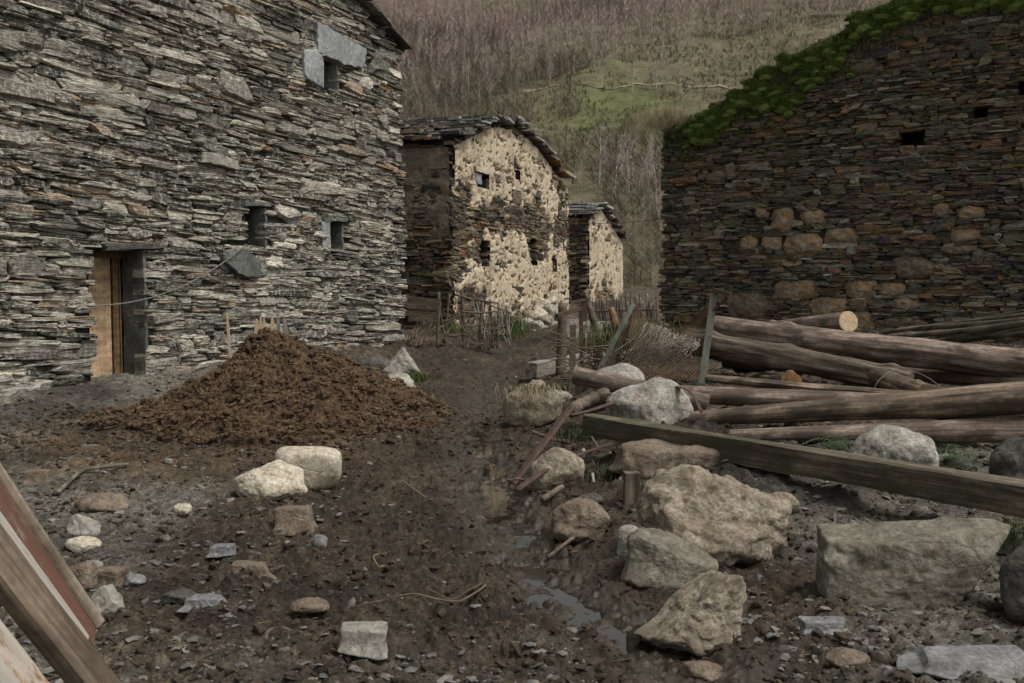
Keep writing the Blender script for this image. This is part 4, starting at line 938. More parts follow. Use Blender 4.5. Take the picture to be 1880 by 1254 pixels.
a, b = at(1440, 592, 13.6), at(1556, 591, 12.4); log_obj('log', at(1380, 612, 14.6), b, .11, .125, 'log_pink', 'short log with a pale freshly sawn end behind the pile', 2, ('old', 'sawn'))
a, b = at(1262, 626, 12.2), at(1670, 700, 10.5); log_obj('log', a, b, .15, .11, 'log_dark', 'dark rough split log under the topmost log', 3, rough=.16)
a, b = at(1560, 676, 11.9), at(1880, 702, 10.1); log_obj('log', a, ext(a, b, 1.2), .075, .09, 'log_pink', 'thinner pinkish log under the right half of the topmost log', 4)
a, b = at(1055, 688, 9.7), at(1300, 742, 9.35); log_obj('log', a, b, .078, .085, 'log_pink', 'pale peeled log end jutting out past the humped boulder', 5, ('sawn', 'old'), rough=.03)
a, b = at(1232, 722, 9.9), at(1720, 748, 9.1); log_obj('log', a, ext(a, b, 1.2), .075, .105, 'log_pink', 'pale peeled log behind the humped boulder', 6, rough=.05)
a, b = at(1295, 694, 10.6), at(1660, 728, 9.8); log_obj('log', a, ext(a, b, 1.3), .035, .06, 'log_brown', 'thin splintered pole lying along the pile', 7, rough=.2)
a, b = at(1222, 772, 9.0), at(1880, 730, 7.7); log_obj('log', a, ext(a, b, 1.25), .055, .135, 'log_brown', 'thick tapering brown log lowest behind the beam, thin end by the boulder', 8, bend=.0)
a, b = at(1340, 800, 8.2), at(1880, 789, 7.7); log_obj('log', a, ext(a, b, 1.3), .045, .11, 'log_pink', 'reddish log lying on the ground just behind the beam', 9)
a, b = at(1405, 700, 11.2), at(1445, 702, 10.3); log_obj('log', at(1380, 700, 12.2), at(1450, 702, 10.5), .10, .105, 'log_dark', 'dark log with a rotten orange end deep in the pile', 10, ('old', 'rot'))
a, b = at(1330, 655, 13.2), at(1880, 715, 11.8); log_obj('log', a, ext(a, b, 1.2), .13, .14, 'log_dark', 'added dark log standing in for the shade deep inside the pile', 11, rough=.1)  # added log, coloured dark to stand for the shade in the gap
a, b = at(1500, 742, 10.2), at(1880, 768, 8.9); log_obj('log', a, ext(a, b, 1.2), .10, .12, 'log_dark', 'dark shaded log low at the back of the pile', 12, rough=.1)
a, b = at(1488, 648, 12.0), at(1700, 722, 9.9); log_obj('log', a, b, .10, .09, 'log_brown', 'short brown log slanting down across the middle of the pile', 13)
for i, (x0, y0, x1, y1, D0, D1, r_) in enumerate([(1622, 612, 1900, 574, 15.2, 12.6, .035), (1650, 606, 1900, 584, 15.0, 12.4, .04), (1640, 618, 1900, 592, 14.9, 12.3, .045), (1690, 628, 1900, 604, 14.6, 12.2, .04), (1700, 603, 1900, 570, 15.1, 12.8, .03), (1730, 632, 1900, 610, 14.5, 12.0, .03)]):
    a, b = at(x0, y0, D0), at(x1, y1, D1)
    log_obj('pole', a, ext(a, b, 1.25), r_ * .8, r_, 'pole', 'slim greenish bark pole lying in a bundle below the ruined wall', 20 + i, bend=.04, nr=10, group='slim bark poles below the ruined wall', lumps=.1)
# squared beam
def beam(name, p0, p1, w0, h0, w1_, h1_, mat, label, cat, seed, n=90, group=None, roll=0.0, wear=.012):
    p0, p1 = Vector(p0), Vector(p1); L = (p1 - p0).length
    per = [(-1, -1), (-.5, -1), (0, -1), (.5, -1), (1, -1), (1, -.5), (1, 0), (1, .5), (1, 1), (.5, 1), (0, 1), (-.5, 1), (-1, 1), (-1, .5), (-1, 0), (-1, -.5)]
    per = np.array(per); cn = (np.abs(per).sum(1) > 1.9); per = np.where(cn[:, None], per * .95, per); nr = len(per)
    t = np.linspace(0, 1, n); V = []
    for s_ in t: V.append(np.c_[np.full(nr, s_ * L), per[:, 0] * (w0 + (w1_ - w0) * s_) / 2, per[:, 1] * (h0 + (h1_ - h0) * s_) / 2])
    V = np.vstack(V); V[:, 1:] += wear * np.stack([fbm(V * np.array([1.5, 9, 9]), 4, seed), fbm(V * np.array([1.5, 9, 9]), 4, seed + 5)], -1)
    V[:, 0] += np.where(V[:, 0] < .001, wear * 2 * pn(V * 15, seed), 0)
    i = np.arange(n - 1)[:, None] * nr; j = np.arange(nr)[None]; k = (j + 1) % nr
    q4 = np.stack([i + j, i + k, i + nr + k, i + nr + j], -1).reshape(-1, 4)
    c0, c1 = V[:nr].mean(0), V[-nr:].mean(0); jj = np.arange(nr); kk = (jj + 1) % nr; nv = len(V); V = np.vstack([V, c0, c1])
    f3 = np.concatenate([np.stack([kk, jj, np.full(nr, nv)], -1), np.stack([(n - 1) * nr + jj, (n - 1) * nr + kk, np.full(nr, nv + 1)], -1)])
    o = obj(name, mesh(name, V, [q4, f3], MT[mat]), None, p0); o.rotation_mode = 'QUATERNION'
    o.rotation_quaternion = (p1 - p0).normalized().to_track_quat('X', 'Z') @ Euler((roll, 0, 0)).to_quaternion()
    return tag(o, label, cat, group)
a, b = at(1082, 779, 8.3), at(1880, 916, 5.75)
beam('timber_beam', a, ext(a, b, 1.2), .17, .165, .19, .205, 'beam', 'long squared grey green timber beam lying across the right foreground', 'beam', 3, 160)
a, b = at(976, 679, 13.6), at(1108, 655, 15.0)
beam('timber_beam', a, b, .2, .2, .2, .2, 'concrete', 'short pale squared timber lying beside the rusty posts', 'beam', 4, 40)
a = at(1160, 880, 6.85); beam('wooden_post', a - Vector((0, 0, .55)), a + Vector((0, 0, .05)), .11, .11, .11, .11, 'log_dark', 'short dark post standing under the flat stone slab', 'post', 6, 30)

# painted boards leaning in at the lower left
m = M('board_bare'); 
MT['b_bare'] = wood_mat('bare_board', (.13, .10, .075), (.24, .19, .14), (.36, .30, .23), (.8, 30, 30), .4)
def paint_mat(name, paint, under, k):
    m = M(name); g = m.noise(2.0, 8, .65, (1, 14, 14)); n_ = m.noise(6, 8, .75, (1, 3, 3))
    wd = m.ramp(g, [(.3, tuple(u_ * .5 for u_ in under)), (.6, under), (.75, tuple(u_ * 1.4 for u_ in under))])
    pt = m.mix(1.0, paint, m.ramp(g, [(.3, .75), (.7, 1.15)]), 'MULTIPLY')
    return m.out(m.mix(m.ramp(n_, [(k, 0.), (k + .08, 1.)]), pt, wd), .7, m.bump(g, .4, .006, m.bump(n_, .3, .006)))
MT['b_red'] = paint_mat('flaking_red_paint', (.115, .056, .04), (.19, .155, .125), .54)
MT['b_white'] = paint_mat('flaking_white_paint', (.35, .32, .285), (.2, .165, .13), .54)
MT['b_orange'] = paint_mat('stained_white_board', (.36, .32, .27), (.24, .12, .05), .5)
def board(xa, ya, xb, yb, Da, Db, wdt, thk, mat, label, seed, tilt):
    a, b = at(xa, ya, Da), at(xb, yb, Db); o = beam('painted_board', a, b, wdt, thk, wdt, thk, mat, label, 'board', seed, 60, 'old boards leaning in the lower left corner', tilt, .004); return o
# boards fan down from the left: each runs from off the left edge to its foot on the ground
board(-140, 672, 176, 1142, 2.62, 3.30, .05, .035, 'b_bare', 'bare grey board edge, outermost of the leaning boards', 1, R(20))
board(-150, 706, 166, 1172, 2.55, 3.15, .085, .03, 'b_red', 'flaking red brown painted board between bare and white boards', 2, R(60))
board(-150, 765, 152, 1190, 2.46, 3.0, .085, .03, 'b_white', 'flaking white painted board beside the red one', 3, R(60))
board(-150, 842, 215, 1310, 2.3, 2.75, .125, .05, 'old_wood', 'thick weathered grey brown plank in front of the white board', 4, R(55))
board(-160, 985, 180, 1420, 2.2, 2.55, .085, .03, 'b_orange', 'stained white plank with orange edge, lowest of the leaning boards', 5, R(55))
board(-160, 1065, 110, 1400, 2.12, 2.42, .10, .03, 'b_white', 'cream plank cut by the bottom left corner', 6, R(55))

m = M('mud_clod'); n2 = m.noise(7, 8, .7); n3 = m.noise(50, 6, .75)
MT['clod'] = m.out(m.mix(1.0, m.ramp(n2, [(.3, (.018, .0125, .008)), (.55, (.05, .037, .025)), (.72, (.108, .082, .057))]), m.ramp(n3, [(.3, .55), (.7, 1.4)]), 'MULTIPLY'), .85, m.bump(n3, .8, .015))
# ------------------------------------------------------------------ dung heap
def heap_h(x, y):
    dx, dy = (x - HC[0]), (y - HC[1]); r = np.sqrt((dx / np.where(dx < 0, .74, 1.22)) ** 2 + (dy / 1.2) ** 2)
    a = 1.03 * np.clip(1 - np.sqrt(r * r + .04) / 1.75, 0, None) ** 1.35
    a = a + .10 * np.exp(-((dx + 1.1) / .8) ** 2 - ((dy + .5) / .7) ** 2) + .12 * np.exp(-((dx - 1.1) / .7) ** 2 - ((dy + .5) / .9) ** 2)
    return a - .045
HC = at(492, 620, 10.9); HC = np.array([HC.x, HC.y])
def build_heap():
    n = 760; g_ = np.linspace(-2.9, 2.9, n); X, Y = np.meshgrid(g_, g_); x, y = X.ravel() + HC[0], Y.ravel() + HC[1]
    a = heap_h(x, y); k = S(a, -.05, .15)
    z = base(x, y) + a + k * (.12 * fbm(P2(x, y, 2.5), 2, 41) + .07 * fbm(P2(x, y, 7), 3, 44) + .035 * np.abs(fbm(P2(x, y, 15), 3, 47)) + .03 * fbm(P2(x, y, 38), 3, 49)) - .05 * (1 - k)
    keep_ = (a > -.045); f = gridfaces(n, n); f = f[keep_[f].any(1)]
    o = obj('dung_heap', mesh('dung_heap', np.c_[x - HC[0], y - HC[1], z], [f], MT['dung'], smooth=True), None, (HC[0], HC[1], 0))
    tag(o, 'large brown dung heap piled against the slate house', 'dung heap')
    return o
heap = build_heap()
def scatter_lumps(n, seed, pos, size, flat, sub, rough, mat, name, parent=None, origin=(0, 0, 0)):
    rg = np.random.default_rng(seed); p = pos(rg, n); n = len(p); d, f = ico(sub); nv = len(d)
    s_ = size(rg, n, p); fl = rg.uniform(*flat, n)
    nd = d[None] * (1 + rg.normal(size=(n, nv)) * rough)[..., None]
    nd = nd * np.stack([s_ * rg.uniform(.7, 1.3, n), s_ * rg.uniform(.7, 1.3, n), s_ * fl], -1)[:, None]
    a = rg.uniform(0, 6.28, n); tx = rg.normal(size=n) * .25; 
    ca, sa = np.cos(a)[:, None], np.sin(a)[:, None]
    x_, y_, z_ = nd[..., 0], nd[..., 1], nd[..., 2]
    X = x_ * ca - y_ * sa; Y = x_ * sa + y_ * ca; Z = z_ + x_ * tx[:, None]
    V = np.stack([X, Y, Z], -1) + (p - np.array(origin))[:, None]
    o = obj(name, mesh(name, V.reshape(-1, 3), [(f[None] + (np.arange(n) * nv)[:, None, None]).reshape(-1, 3)], mat, cols=None if not isinstance(mat, list) else None), parent)
    return o
def heap_pos(rg, n):
    x = HC[0] + rg.uniform(-2.6, 2.8, n); y = HC[1] + rg.uniform(-2.5, 1.2, n); a = heap_h(x, y); k = a > .0
    x, y, a = x[k], y[k], a[k]; return np.c_[x, y, base(x, y) + a + .05 + .10 * fbm(P2(x, y, 2.5), 2, 41)]
o = scatter_lumps(14000, 5, heap_pos, lambda rg, n, p: .006 + .034 * rg.uniform(0, 1, n) ** 4, (.65, 1.05), 2, .17, MT['dung'], 'dung_clods', heap, (HC[0], HC[1], 0)); kind(o, 'stuff')
def straws(name, n, seed, pos, ln, r, mat, parent=None, origin=(0, 0, 0)):
    rg = np.random.default_rng(seed); p = pos(rg, n) - np.array(origin); n = len(p); a = rg.uniform(0, 6.28, n); l = ln * rg.uniform(.4, 1.6, n)
    d = np.stack([np.cos(a) * l, np.sin(a) * l, rg.normal(size=n) * l * .25], -1); pw = np.stack([-np.sin(a), np.cos(a), np.zeros(n)], -1) * r
    up = np.array([0, 0, r * 1.6])
    V = np.stack([p - d / 2 - pw, p - d / 2 + pw, p - d / 2 + up, p + d / 2 - pw, p + d / 2 + pw, p + d / 2 + up], 1) + np.array([0, 0, .012])
    f = np.array([[0, 1, 4, 3], [1, 2, 5, 4], [2, 0, 3, 5]])[None] + (np.arange(n) * 6)[:, None, None]
    return obj(name, mesh(name, V.reshape(-1, 3), [f.reshape(-1, 4)], mat), parent)
def skirt_pos(rg, n):
    a = rg.uniform(0, 6.28, n); r_ = 1.2 + np.abs(rg.normal(size=n)) * .7; x = HC[0] + np.cos(a) * r_ * 1.25; y = HC[1] - .3 + np.sin(a) * r_; k = ((x - W1P[0]) * .885 - (y - W1P[1]) * .465 > .05) & (y < 11.3)
    x, y = x[k], y[k]; return np.c_[x, y, surf(x, y) + .003]
kind(scatter_lumps(5200, 55, skirt_pos, lambda rg, n, p: .007 + .03 * rg.uniform(0, 1, n) ** 3, (.4, .8), 2, .15, MT['clod'], 'dung_crumbs', heap, (HC[0], HC[1], 0)), 'stuff')
kind(straws('straw', 3500, 6, heap_pos, .10, .0016, MT['straw'], heap, (HC[0], HC[1], 0)), 'stuff')

# loose litter over the yard
def yard_pos(rg, n):
    y = 3.0 * np.exp(rg.uniform(0, 1, n) * math.log(20 / 3.0)); x = y * rg.uniform(-.62, .62, n)
    dw = (x - W1P[0]) * .885 - (y - W1P[1]) * .465; k = (dw > .05)
    x, y = x[k], y[k]
    return np.c_[x, y, surf(x, y) + .002]
def dry_pos(rg, n):
    p = yard_pos(rg, n); x, y = p[:, 0], p[:, 1]
    k = (np.abs(x - xc(y)) > .35) & ((x < -1.2) | (x > .8) | (y < 4.3) | (rg.uniform(size=len(x)) < .25)); return p[k]
def chip_size(rg, n, p): return (.006 + .028 * rg.uniform(0, 1, n) ** 4) * (1 + .02 * p[:, 1])
m = M('slate_chips'); nn = m.noise(.9, 2, .5); n3 = m.noise(9, 3, .6)
MT['chips'] = m.out(m.mix(1.0, m.ramp(n3, [(.3, (.05, .046, .042)), (.5, (.11, .105, .1)), (.66, (.19, .175, .155)), (.75, (.3, .27, .23))]), m.ramp(nn, [(.3, .7), (.7, 1.2)]), 'MULTIPLY'), .85)
tag(kind(scatter_lumps(16000, 15, dry_pos, chip_size, (.12, .4), 1, .14, MT['chips'], 'slate_chips'), 'stuff'), 'grey slate chips strewn over the muddy yard', 'gravel')
def clod_size(rg, n, p): return .006 + .028 * rg.uniform(0, 1, n) ** 4
def clod_pos(rg, n):
    p = yard_pos(rg, n); return p[np.abs(p[:, 0] - xc(p[:, 1])) > .22]
tag(kind(scatter_lumps(26000, 16, clod_pos, clod_size, (.45, .85), 1, .2, MT['clod'], 'mud_clods'), 'stuff'), 'trampled brown mud clods over the yard', 'mud')
tag(kind(straws('straw_litter', 900, 17, clod_pos, .06, .0012, MT['straw']), 'stuff'), 'straw bits and twiggy litter trodden into the mud', 'straw')

# ------------------------------------------------------------------ sticks, posts, fences
def stick(name, pts, r, mat, label, cat, group=None, n=8, jit=.0, seed=0, flat=None):
    P = np.array([tuple(p) for p in pts]); o0 = P[-1].copy()
    t = np.linspace(0, 1, max(12, len(P) * 6)); ti = np.linspace(0, 1, len(P)); Q = np.stack([np.interp(t, ti, P[:, i]) for i in range(3)], -1)
    ker = np.array([.25, .5, .25])
    for _ in range(4): Q[1:-1] = Q[:-2] * .25 + Q[1:-1] * .5 + Q[2:] * .25
    if jit: Q += jit * np.stack([pn(np.c_[t * 6, t * 0 + k_, t * 0 + seed], 3) for k_ in range(3)], -1)
    rr_ = np.interp(t, np.linspace(0, 1, np.size(r)), np.atleast_1d(r)) if np.size(r) > 1 else np.full(len(t), r)
    mb = MB(); mb.tube(Q - o0, rr_, n, flat=flat); o = mb.build(name, MT[mat], None, True, loc=tuple(o0)); return tag(o, label, cat, group)
def lstrip(name, p0, p1, wdt, mat, label, cat, parent=None, side=(1, 0, 0)):
    """an L-section iron"""
    p0, p1 = Vector(p0), Vector(p1); mb = MB(); t = (p1 - p0).normalized(); s1_ = Vector(side); s1_ = (s1_ - t * s1_.dot(t)).normalized(); s2_ = t.cross(s1_)
    o0 = p1
    for u_ in (s1_, s2_):
        nrm = s2_ if u_ is s1_ else s1_
        mb.bar(p0 + u_ * wdt / 2 - o0, p1 + u_ * wdt / 2 - o0, .006, wdt, up=tuple(u_))
    o = mb.build(name, MT[mat], parent, loc=tuple(o0) if parent is None else None)
    if parent is None: tag(o, label, cat)
    return o
# pickets behind the heap
for i, (xt, yt, xb, yb, wd) in enumerate([(416, 578, 424, 640, .028), (470, 588, 474, 640, .05), (478, 584, 481, 640, .04), (484, 586, 487, 640, .03), (499, 584, 502, 640, .055), (510, 582, 513, 640, .045), (521, 584, 528, 650, .06)]):
    p, q = at(xb, yb, 11.6), at(xt, yt - 3, 11.6); q0 = p - Vector((0, 0, .35)); mb = MB()
    h = q - q0; w_ = wd
    V = [(-w_ / 2, 0, 0), (w_ / 2, 0, 0), (w_ / 2, .018, 0), (-w_ / 2, .018, 0)]
    V += [(h.x * .8 - w_ / 2, 0, h.z * .84), (h.x * .8 + w_ / 2, 0, h.z * .84), (h.x * .8 + w_ / 2, .018, h.z * .84), (h.x * .8 - w_ / 2, .018, h.z * .84)]
    V += [(h.x - .006, 0, h.z), (h.x + .006, 0, h.z), (h.x + .006, .018, h.z), (h.x - .006, .018, h.z)]
    fs = [[0, 1, 5, 4], [1, 2, 6, 5], [2, 3, 7, 6], [3, 0, 4, 7], [4, 5, 9, 8], [5, 6, 10, 9], [6, 7, 11, 10], [7, 4, 8, 11], [8, 9, 10, 11], [3, 2, 1, 0]]
    mb.add(V, [np.array(fs)]); o = mb.build('picket', [MT['sawn'], MT['concrete']][i > 4 and 1 or 0], None, loc=tuple(q0))
    lb = ['slim pale pointed picket standing apart left of the heap top', 'orange pointed picket, leftmost of the close row behind the heap', 'second pointed picket in the close row behind the heap', 'thinnest pointed picket in the close row behind the heap',
          'broad pale pointed picket right of the heap top', 'grey pointed picket between two broader pickets behind the heap', 'broad grey weathered picket, rightmost behind the heap'][i]
    tag(o, lb, 'picket', 'pointed pickets behind the dung heap')
# cable on the slate house
def onwall(px, py, off=-.16):
    s_, z_ = w1.hit(px, py, off); q = w1.p + w1.d * s_ + w1.n * off; return Vector((q[0], q[1], z_))
stick('cable', [onwall(452, 449), onwall(400, 490), onwall(340, 524), onwall(282, 546), onwall(225, 558), onwall(165, 562)], .009, 'wire', 'grey cable drooping across the slate house wall and door', 'cable')
stick('cable', [at(742, 378, 22), at(840, 394, 24), at(950, 408, 25), at(1060, 412, 26), at(1165, 408, 28), at(1230, 400, 21)], .007, 'void', 'thin dark wire strung in front of the plastered house', 'cable')
# left broken fence and gate at the corner
f1 = thing('stick_fence', 'rough broken fence of crooked sticks at the corner of the slate house', 'fence', tuple(gpt(850, 646)))
o0 = np.array(f1.location)
def part_stick(root, name, pts, r, mat, n=6, flat=None, seed=0):
    mb = MB(); P = np.array([tuple(p) for p in pts]) - np.array(root.location); t = np.linspace(0, 1, 12); ti = np.linspace(0, 1, len(P))
    Q = np.stack([np.interp(t, ti, P[:, i]) for i in range(3)], -1); Q += .012 * np.stack([pn(np.c_[t * 5, t * 0 + k_ * 3.1, t * 0 + seed + .5], 3) for k_ in range(3)], -1)
    mb.tube(Q, np.linspace(r, r * .75, 12), n, flat=flat); return mb.build(name, MT[mat], root, True)
for i, (x0, y0, x1, y1, r_) in enumerate([(852, 650, 848, 530, .04), (880, 640, 884, 545, .03), (905, 640, 900, 550, .03), (928, 618, 930, 560, .025), (815, 630, 826, 540, .03), (912, 640, 915, 560, .02), (890, 640, 876, 570, .018), (898, 642, 908, 575, .02)]):
    part_stick(f1, 'post', [at(x0, y0, 18.6), at(x1, y1, 18.6)], r_, 'stick', seed=i)
for i, (x0, y0, x1, y1, r_) in enumerate([(848, 572, 915, 572, .022), (852, 600, 915, 588, .02), (835, 541, 915, 556, .025), (815, 590, 850, 575, .02), (870, 545, 940, 575, .02)]):
    part_stick(f1, 'rail', [at(x0, y0, 18.5), at((x0 + x1) / 2, (y0 + y1) / 2 + 3, 18.5), at(x1, y1, 18.5)], r_, 'stick', seed=20 + i)
for i in range(34):
    rg = np.random.default_rng(900 + i); x0 = rg.uniform(870, 938); part_stick(f1, 'brushwood', [at(x0, rg.uniform(615, 645), 18.8), at(x0 + rg.uniform(-22, 18), rg.uniform(545, 590), 18.9)], .011, 'twig', 4, seed=i)
f2 = thing('board_barrier', 'low barrier of grey boards and leaning sticks against the house corner', 'fence', tuple(gpt(775, 640)))
for (x0, y0, x1, y1, h_) in [(748, 555, 808, 560, .22), (750, 580, 806, 582, .18)]:
    mb = MB(); a, b = at(x0, y0, 18.4), at(x1, y1, 18.2); L_ = np.array(f2.location); mb.bar(np.array(a) - L_, np.array(b) - L_, .03, h_); mb.build('board', MT['old_wood'], f2)
for i in range(12):
    rg = np.random.default_rng(950 + i); x0 = rg.uniform(752, 800); part_stick(f2, 'stick', [at(x0 - 12, rg.uniform(620, 640), 18.2), at(x0 + rg.uniform(0, 25), rg.uniform(575, 600), 18.5)], .018, 'stick', 5, seed=i)
part_stick(f2, 'post', [at(803, 640, 18.3), at(806, 536, 18.3)], .035, 'stick', seed=3)
for i in range(26):
    rg = np.random.default_rng(1200 + i); x0 = rg.uniform(812, 945); part_stick(f1, 'brushwood', [at(x0, rg.uniform(600, 645), 18.4), at(x0 + rg.normal() * 40, rg.uniform(545, 625), 18.7)], .012, 'stick', 4, seed=i)
# wattle fence in the distance
f3 = thing('picket_fence', 'distant rough fence of pale upright sticks before the small stone house', 'fence', tuple(at(1140, 600, 24)))
for i in range(52):
    rg = np.random.default_rng(700 + i); x0 = 1088 + i * 2.3 + rg.normal() * 1.2; D = 24.5 - .02 * i
    part_stick(f3, 'picket', [at(x0, 612, D), at(x0 + rg.normal() * 4, rg.uniform(532, 556) + (i > 40) * 4, D)], .018, 'twig' if i % 3 else 'stick', 5, seed=i)
part_stick(f3, 'rail', [at(1085, 572, 24.4), at(1210, 568, 23.4)], .025, 'stick'); part_stick(f3, 'rail', [at(1085, 590, 24.4), at(1210, 588, 23.4)], .025, 'stick')
# posts and irons around the path
stick('wooden_post', [at(1030, 688, 13.9), at(1031, 640, 13.9), at(1033, 556, 13.9)], [.075, .07, .06], 'old_wood', 'thick weathered wooden post beside the path', 'post', jit=.01)
stick('branch_post', [at(1098, 665, 13.2), at(1097, 625, 13.2), at(1086, 575, 13.2), at(1074, 535, 13.3)], [.07, .06, .045, .03], 'log_dark', 'dark crooked branch post leaning left', 'post', jit=.02)
mb = MB(); a, b = at(1050, 725, 11.6), at(1052, 596, 11.6); mb.bar((0, 0, 0), tuple(b - a), .07, .03, up=(0, 1, 0)); tag(mb.build('plank_post', MT['old_wood'], None, loc=tuple(a)), 'narrow grey plank post at the path edge before the squared timber', 'post')
gate = thing('rusty_gate_post', 'rusty iron post with a broken gate bracket', 'post', tuple(at(1068, 672, 13.0)))
L_ = np.array(gate.location); mb = MB(); mb.bar((0, 0, 0), np.array(at(1066, 560, 13.)) - L_, .05, .05, up=(0, 1, 0)); mb.build('post', MT['rust'], gate)
mb = MB(); mb.bar(np.array(at(1073, 548, 13.)) - L_, np.array(at(1071, 590, 13.)) - L_, .09, .02, up=(0, 1, 0)); mb.bar(np.array(at(1022, 580, 12.6)) - L_, np.array(at(1066, 566, 13.)) - L_, .05, .05); mb.bar(np.array(at(1045, 556, 12.9)) - L_, np.array(at(1075, 550, 13.)) - L_, .03, .03); mb.build('bracket', MT['rust'], gate)
a, b = at(1095, 682, 11.4), at(1160, 556, 11.6); lstrip('angle_iron', b, a, .05, 'green_paint', 'green painted iron bar leaning right beside a rusty one', 'iron bar')
a, b = at(1106, 688, 11.2), at(1172, 560, 11.5); lstrip('angle_iron', b, a, .045, 'rust', 'rusty iron bar leaning right beside the green one', 'iron bar')
stick('timber_stake', [at(1136, 660, 12.2), at(1132, 600, 12.2), at(1122, 566, 12.3)], [.06, .055, .04], 'plank_frame', 'orange brown split stake behind the leaning iron bars', 'post')
a, b = at(1030, 602, 15.5), at(1118, 606, 15.8)
beam('plank', a, b, .04, .30, .04, .26, 'concrete', 'wide grey plank set on edge behind the rusty gate post', 'plank', 8, 30)
# steel post carrying the net
pt = thing('steel_post', 'leaning green grey steel post with a short top arm', 'post', tuple(at(1286, 706, 10.9)))
L_ = np.array(pt.location); a, b = np.array(at(1288, 704, 10.9)) - L_, np.array(at(1312, 532, 10.9)) - L_
mb = MB(); mb.bar(a, b, .075, .012, up=(0, 1, 0)); mb.bar(a + np.array([.035, .035, 0]), b + np.array([.035, .035, 0]), .012, .075, up=(0, 1, 0)); mb.build('upright', MT['green_paint'], pt)
mb = MB(); mb.bar(b + np.array([-.02, 0, 0]), np.array(at(1342, 541, 10.8)) - L_, .05, .045); mb.bar(np.array(at(1310, 570, 10.9)) - L_, np.array(at(1336, 545, 10.85)) - L_, .03, .03); mb.build('top_arm', MT['rust'], pt)
# wire netting: diamond mesh hung between the bars and the post
def net():
    nu, nv = 46, 44; a, b, c_, d_ = [np.array(p) for p in (at(1168, 562, 11.3), at(1311, 545, 10.95), at(1284, 700, 10.85), at(1132, 692, 11.0))]
    U, Vv = np.meshgrid(np.linspace(0, 1, nu), np.linspace(0, 1, nv), indexing='ij')
    def pt_(u_, v_):
        p = (a * (1 - u_) + b * u_) * (1 - v_) + (d_ * (1 - u_) + c_ * u_) * v_
        sag = .27 * 4 * u_ * (1 - u_) * (1 - v_) ** 1.6
        w_ = .07 * math.sin(u_ * 7 + v_ * 3) + .05 * math.sin(v_ * 8 + 1); return p + np.array([0, w_ - .1 * math.sin(math.pi * u_) * v_, -sag])
    o0 = np.array(at(1284, 700, 10.85)); segs = []
    for i in range(nu):
        for j in range(nv):
            if (i + j) % 2: continue
            p = pt_(i / (nu - 1), j / (nv - 1))
            for di in (-1, 1):
                if 0 <= i + di < nu and j + 1 < nv: segs.append((p, pt_((i + di) / (nu - 1), (j + 1) / (nv - 1))))
    for i in range(nu - 1): segs.append((pt_(i / (nu - 1), 0), pt_((i + 1) / (nu - 1), 0)))
    A = np.array([s_[0] for s_ in segs]) - o0; B = np.array([s_[1] for s_ in segs]) - o0; r = .0065; off = np.array([[r, 0, 0], [-r * .5, r * .87, 0], [-r * .5, -r * .87, 0]])
    V = np.concatenate([A[:, None] + off, B[:, None] + off], 1).reshape(-1, 3); f = np.array([[0, 1, 4, 3], [1, 2, 5, 4], [2, 0, 3, 5]])[None] + (np.arange(len(segs)) * 6)[:, None, None]
    tag(obj('wire_netting', mesh('wire_netting', V, [f.reshape(-1, 4)], MT['net']), None, tuple(o0)), 'sagging rusty wire netting hung from the leaning steel post', 'netting')
net()
# dry brushwood bundle behind the net
rg = np.random.default_rng(33); mb = MB(); o0 = np.array(at(1190, 690, 11.4))
for i in range(150):
    x0 = rg.uniform(1185, 1285); p = np.array(at(x0, 588 + (x0 - 1185) * .35 + rg.uniform(0, 14), 11.5 + rg.normal() * .12)); q = np.array(at(x0 - rg.uniform(5, 62), 668 - max(0, x0 - 1220) * .3 + rg.uniform(-25, 16), 11.2 + rg.normal() * .1)); mid = (p + q) / 2 + rg.normal(size=3) * .04
    mb.tube(np.array([p, mid, q]) - o0, [.008, .007, .003], 4)
tag(mb.build('brushwood_bundle', MT['twig'], None, loc=tuple(o0)), 'pale grey bundle of dry brushwood hanging behind the wire netting', 'brushwood')
# rusty straps
a, b = at(1047, 742, 8.6), at(932, 890, 7.5); lstrip('angle_iron', a, b, .05, 'rust', 'rusty angle iron leaning from the bank down to the rut', 'iron bar', side=(.7, .7, 0))
stick('iron_strap', [at(1122, 815, 7.5), at(1060, 835, 7.45), at(1000, 862, 7.3), at(948, 900, 7.05)], .032, 'rust', 'curved rusty iron strap over the tan boulder', 'iron strap', flat=.25)
stick('iron_strap', [at(1225, 708, 9.0), at(1258, 712, 8.8), at(1274, 726, 8.75), at(1288, 757, 8.7)], .03, 'rust', 'bent orange rusty strap behind the humped boulder', 'iron strap', flat=.25)
stick('iron_strap', [at(1130, 738, 8.9), at(1080, 755, 8.7), at(1046, 762, 8.6)], .035, 'rust', 'rusty iron strap lying on the bank above the angle iron', 'iron strap', flat=.3)
stick('charred_wood', [at(1048, 755, 9.0), at(1080, 735, 9.3), at(1112, 722, 9.4)], .06, 'log_dark', 'dark weathered wood chunk on the bank below the peeled log end', 'wood', jit=.03)
rg = np.random.default_rng(61)
for i in range(16):
    px, py = rg.uniform(985, 1135), rg.uniform(735, 905); p = gpt(px, py); a_ = rg.uniform(0, 6.28); l_ = rg.uniform(.15, .4)
    stick('broken_stick', [p + Vector((0, 0, .03)), p + Vector((math.cos(a_) * l_, math.sin(a_) * l_, rg.uniform(.04, .16)))], rg.uniform(.008, .02), ['old_wood', 'stick', 'twig'][i % 3], 'broken stick among the litter on the bank beside the rut', 'stick', 'broken sticks on the bank beside the rut', jit=.01, seed=i)
mb = MB(); rg = np.random.default_rng(62); o0 = np.array(at(1105, 640, 11.9))
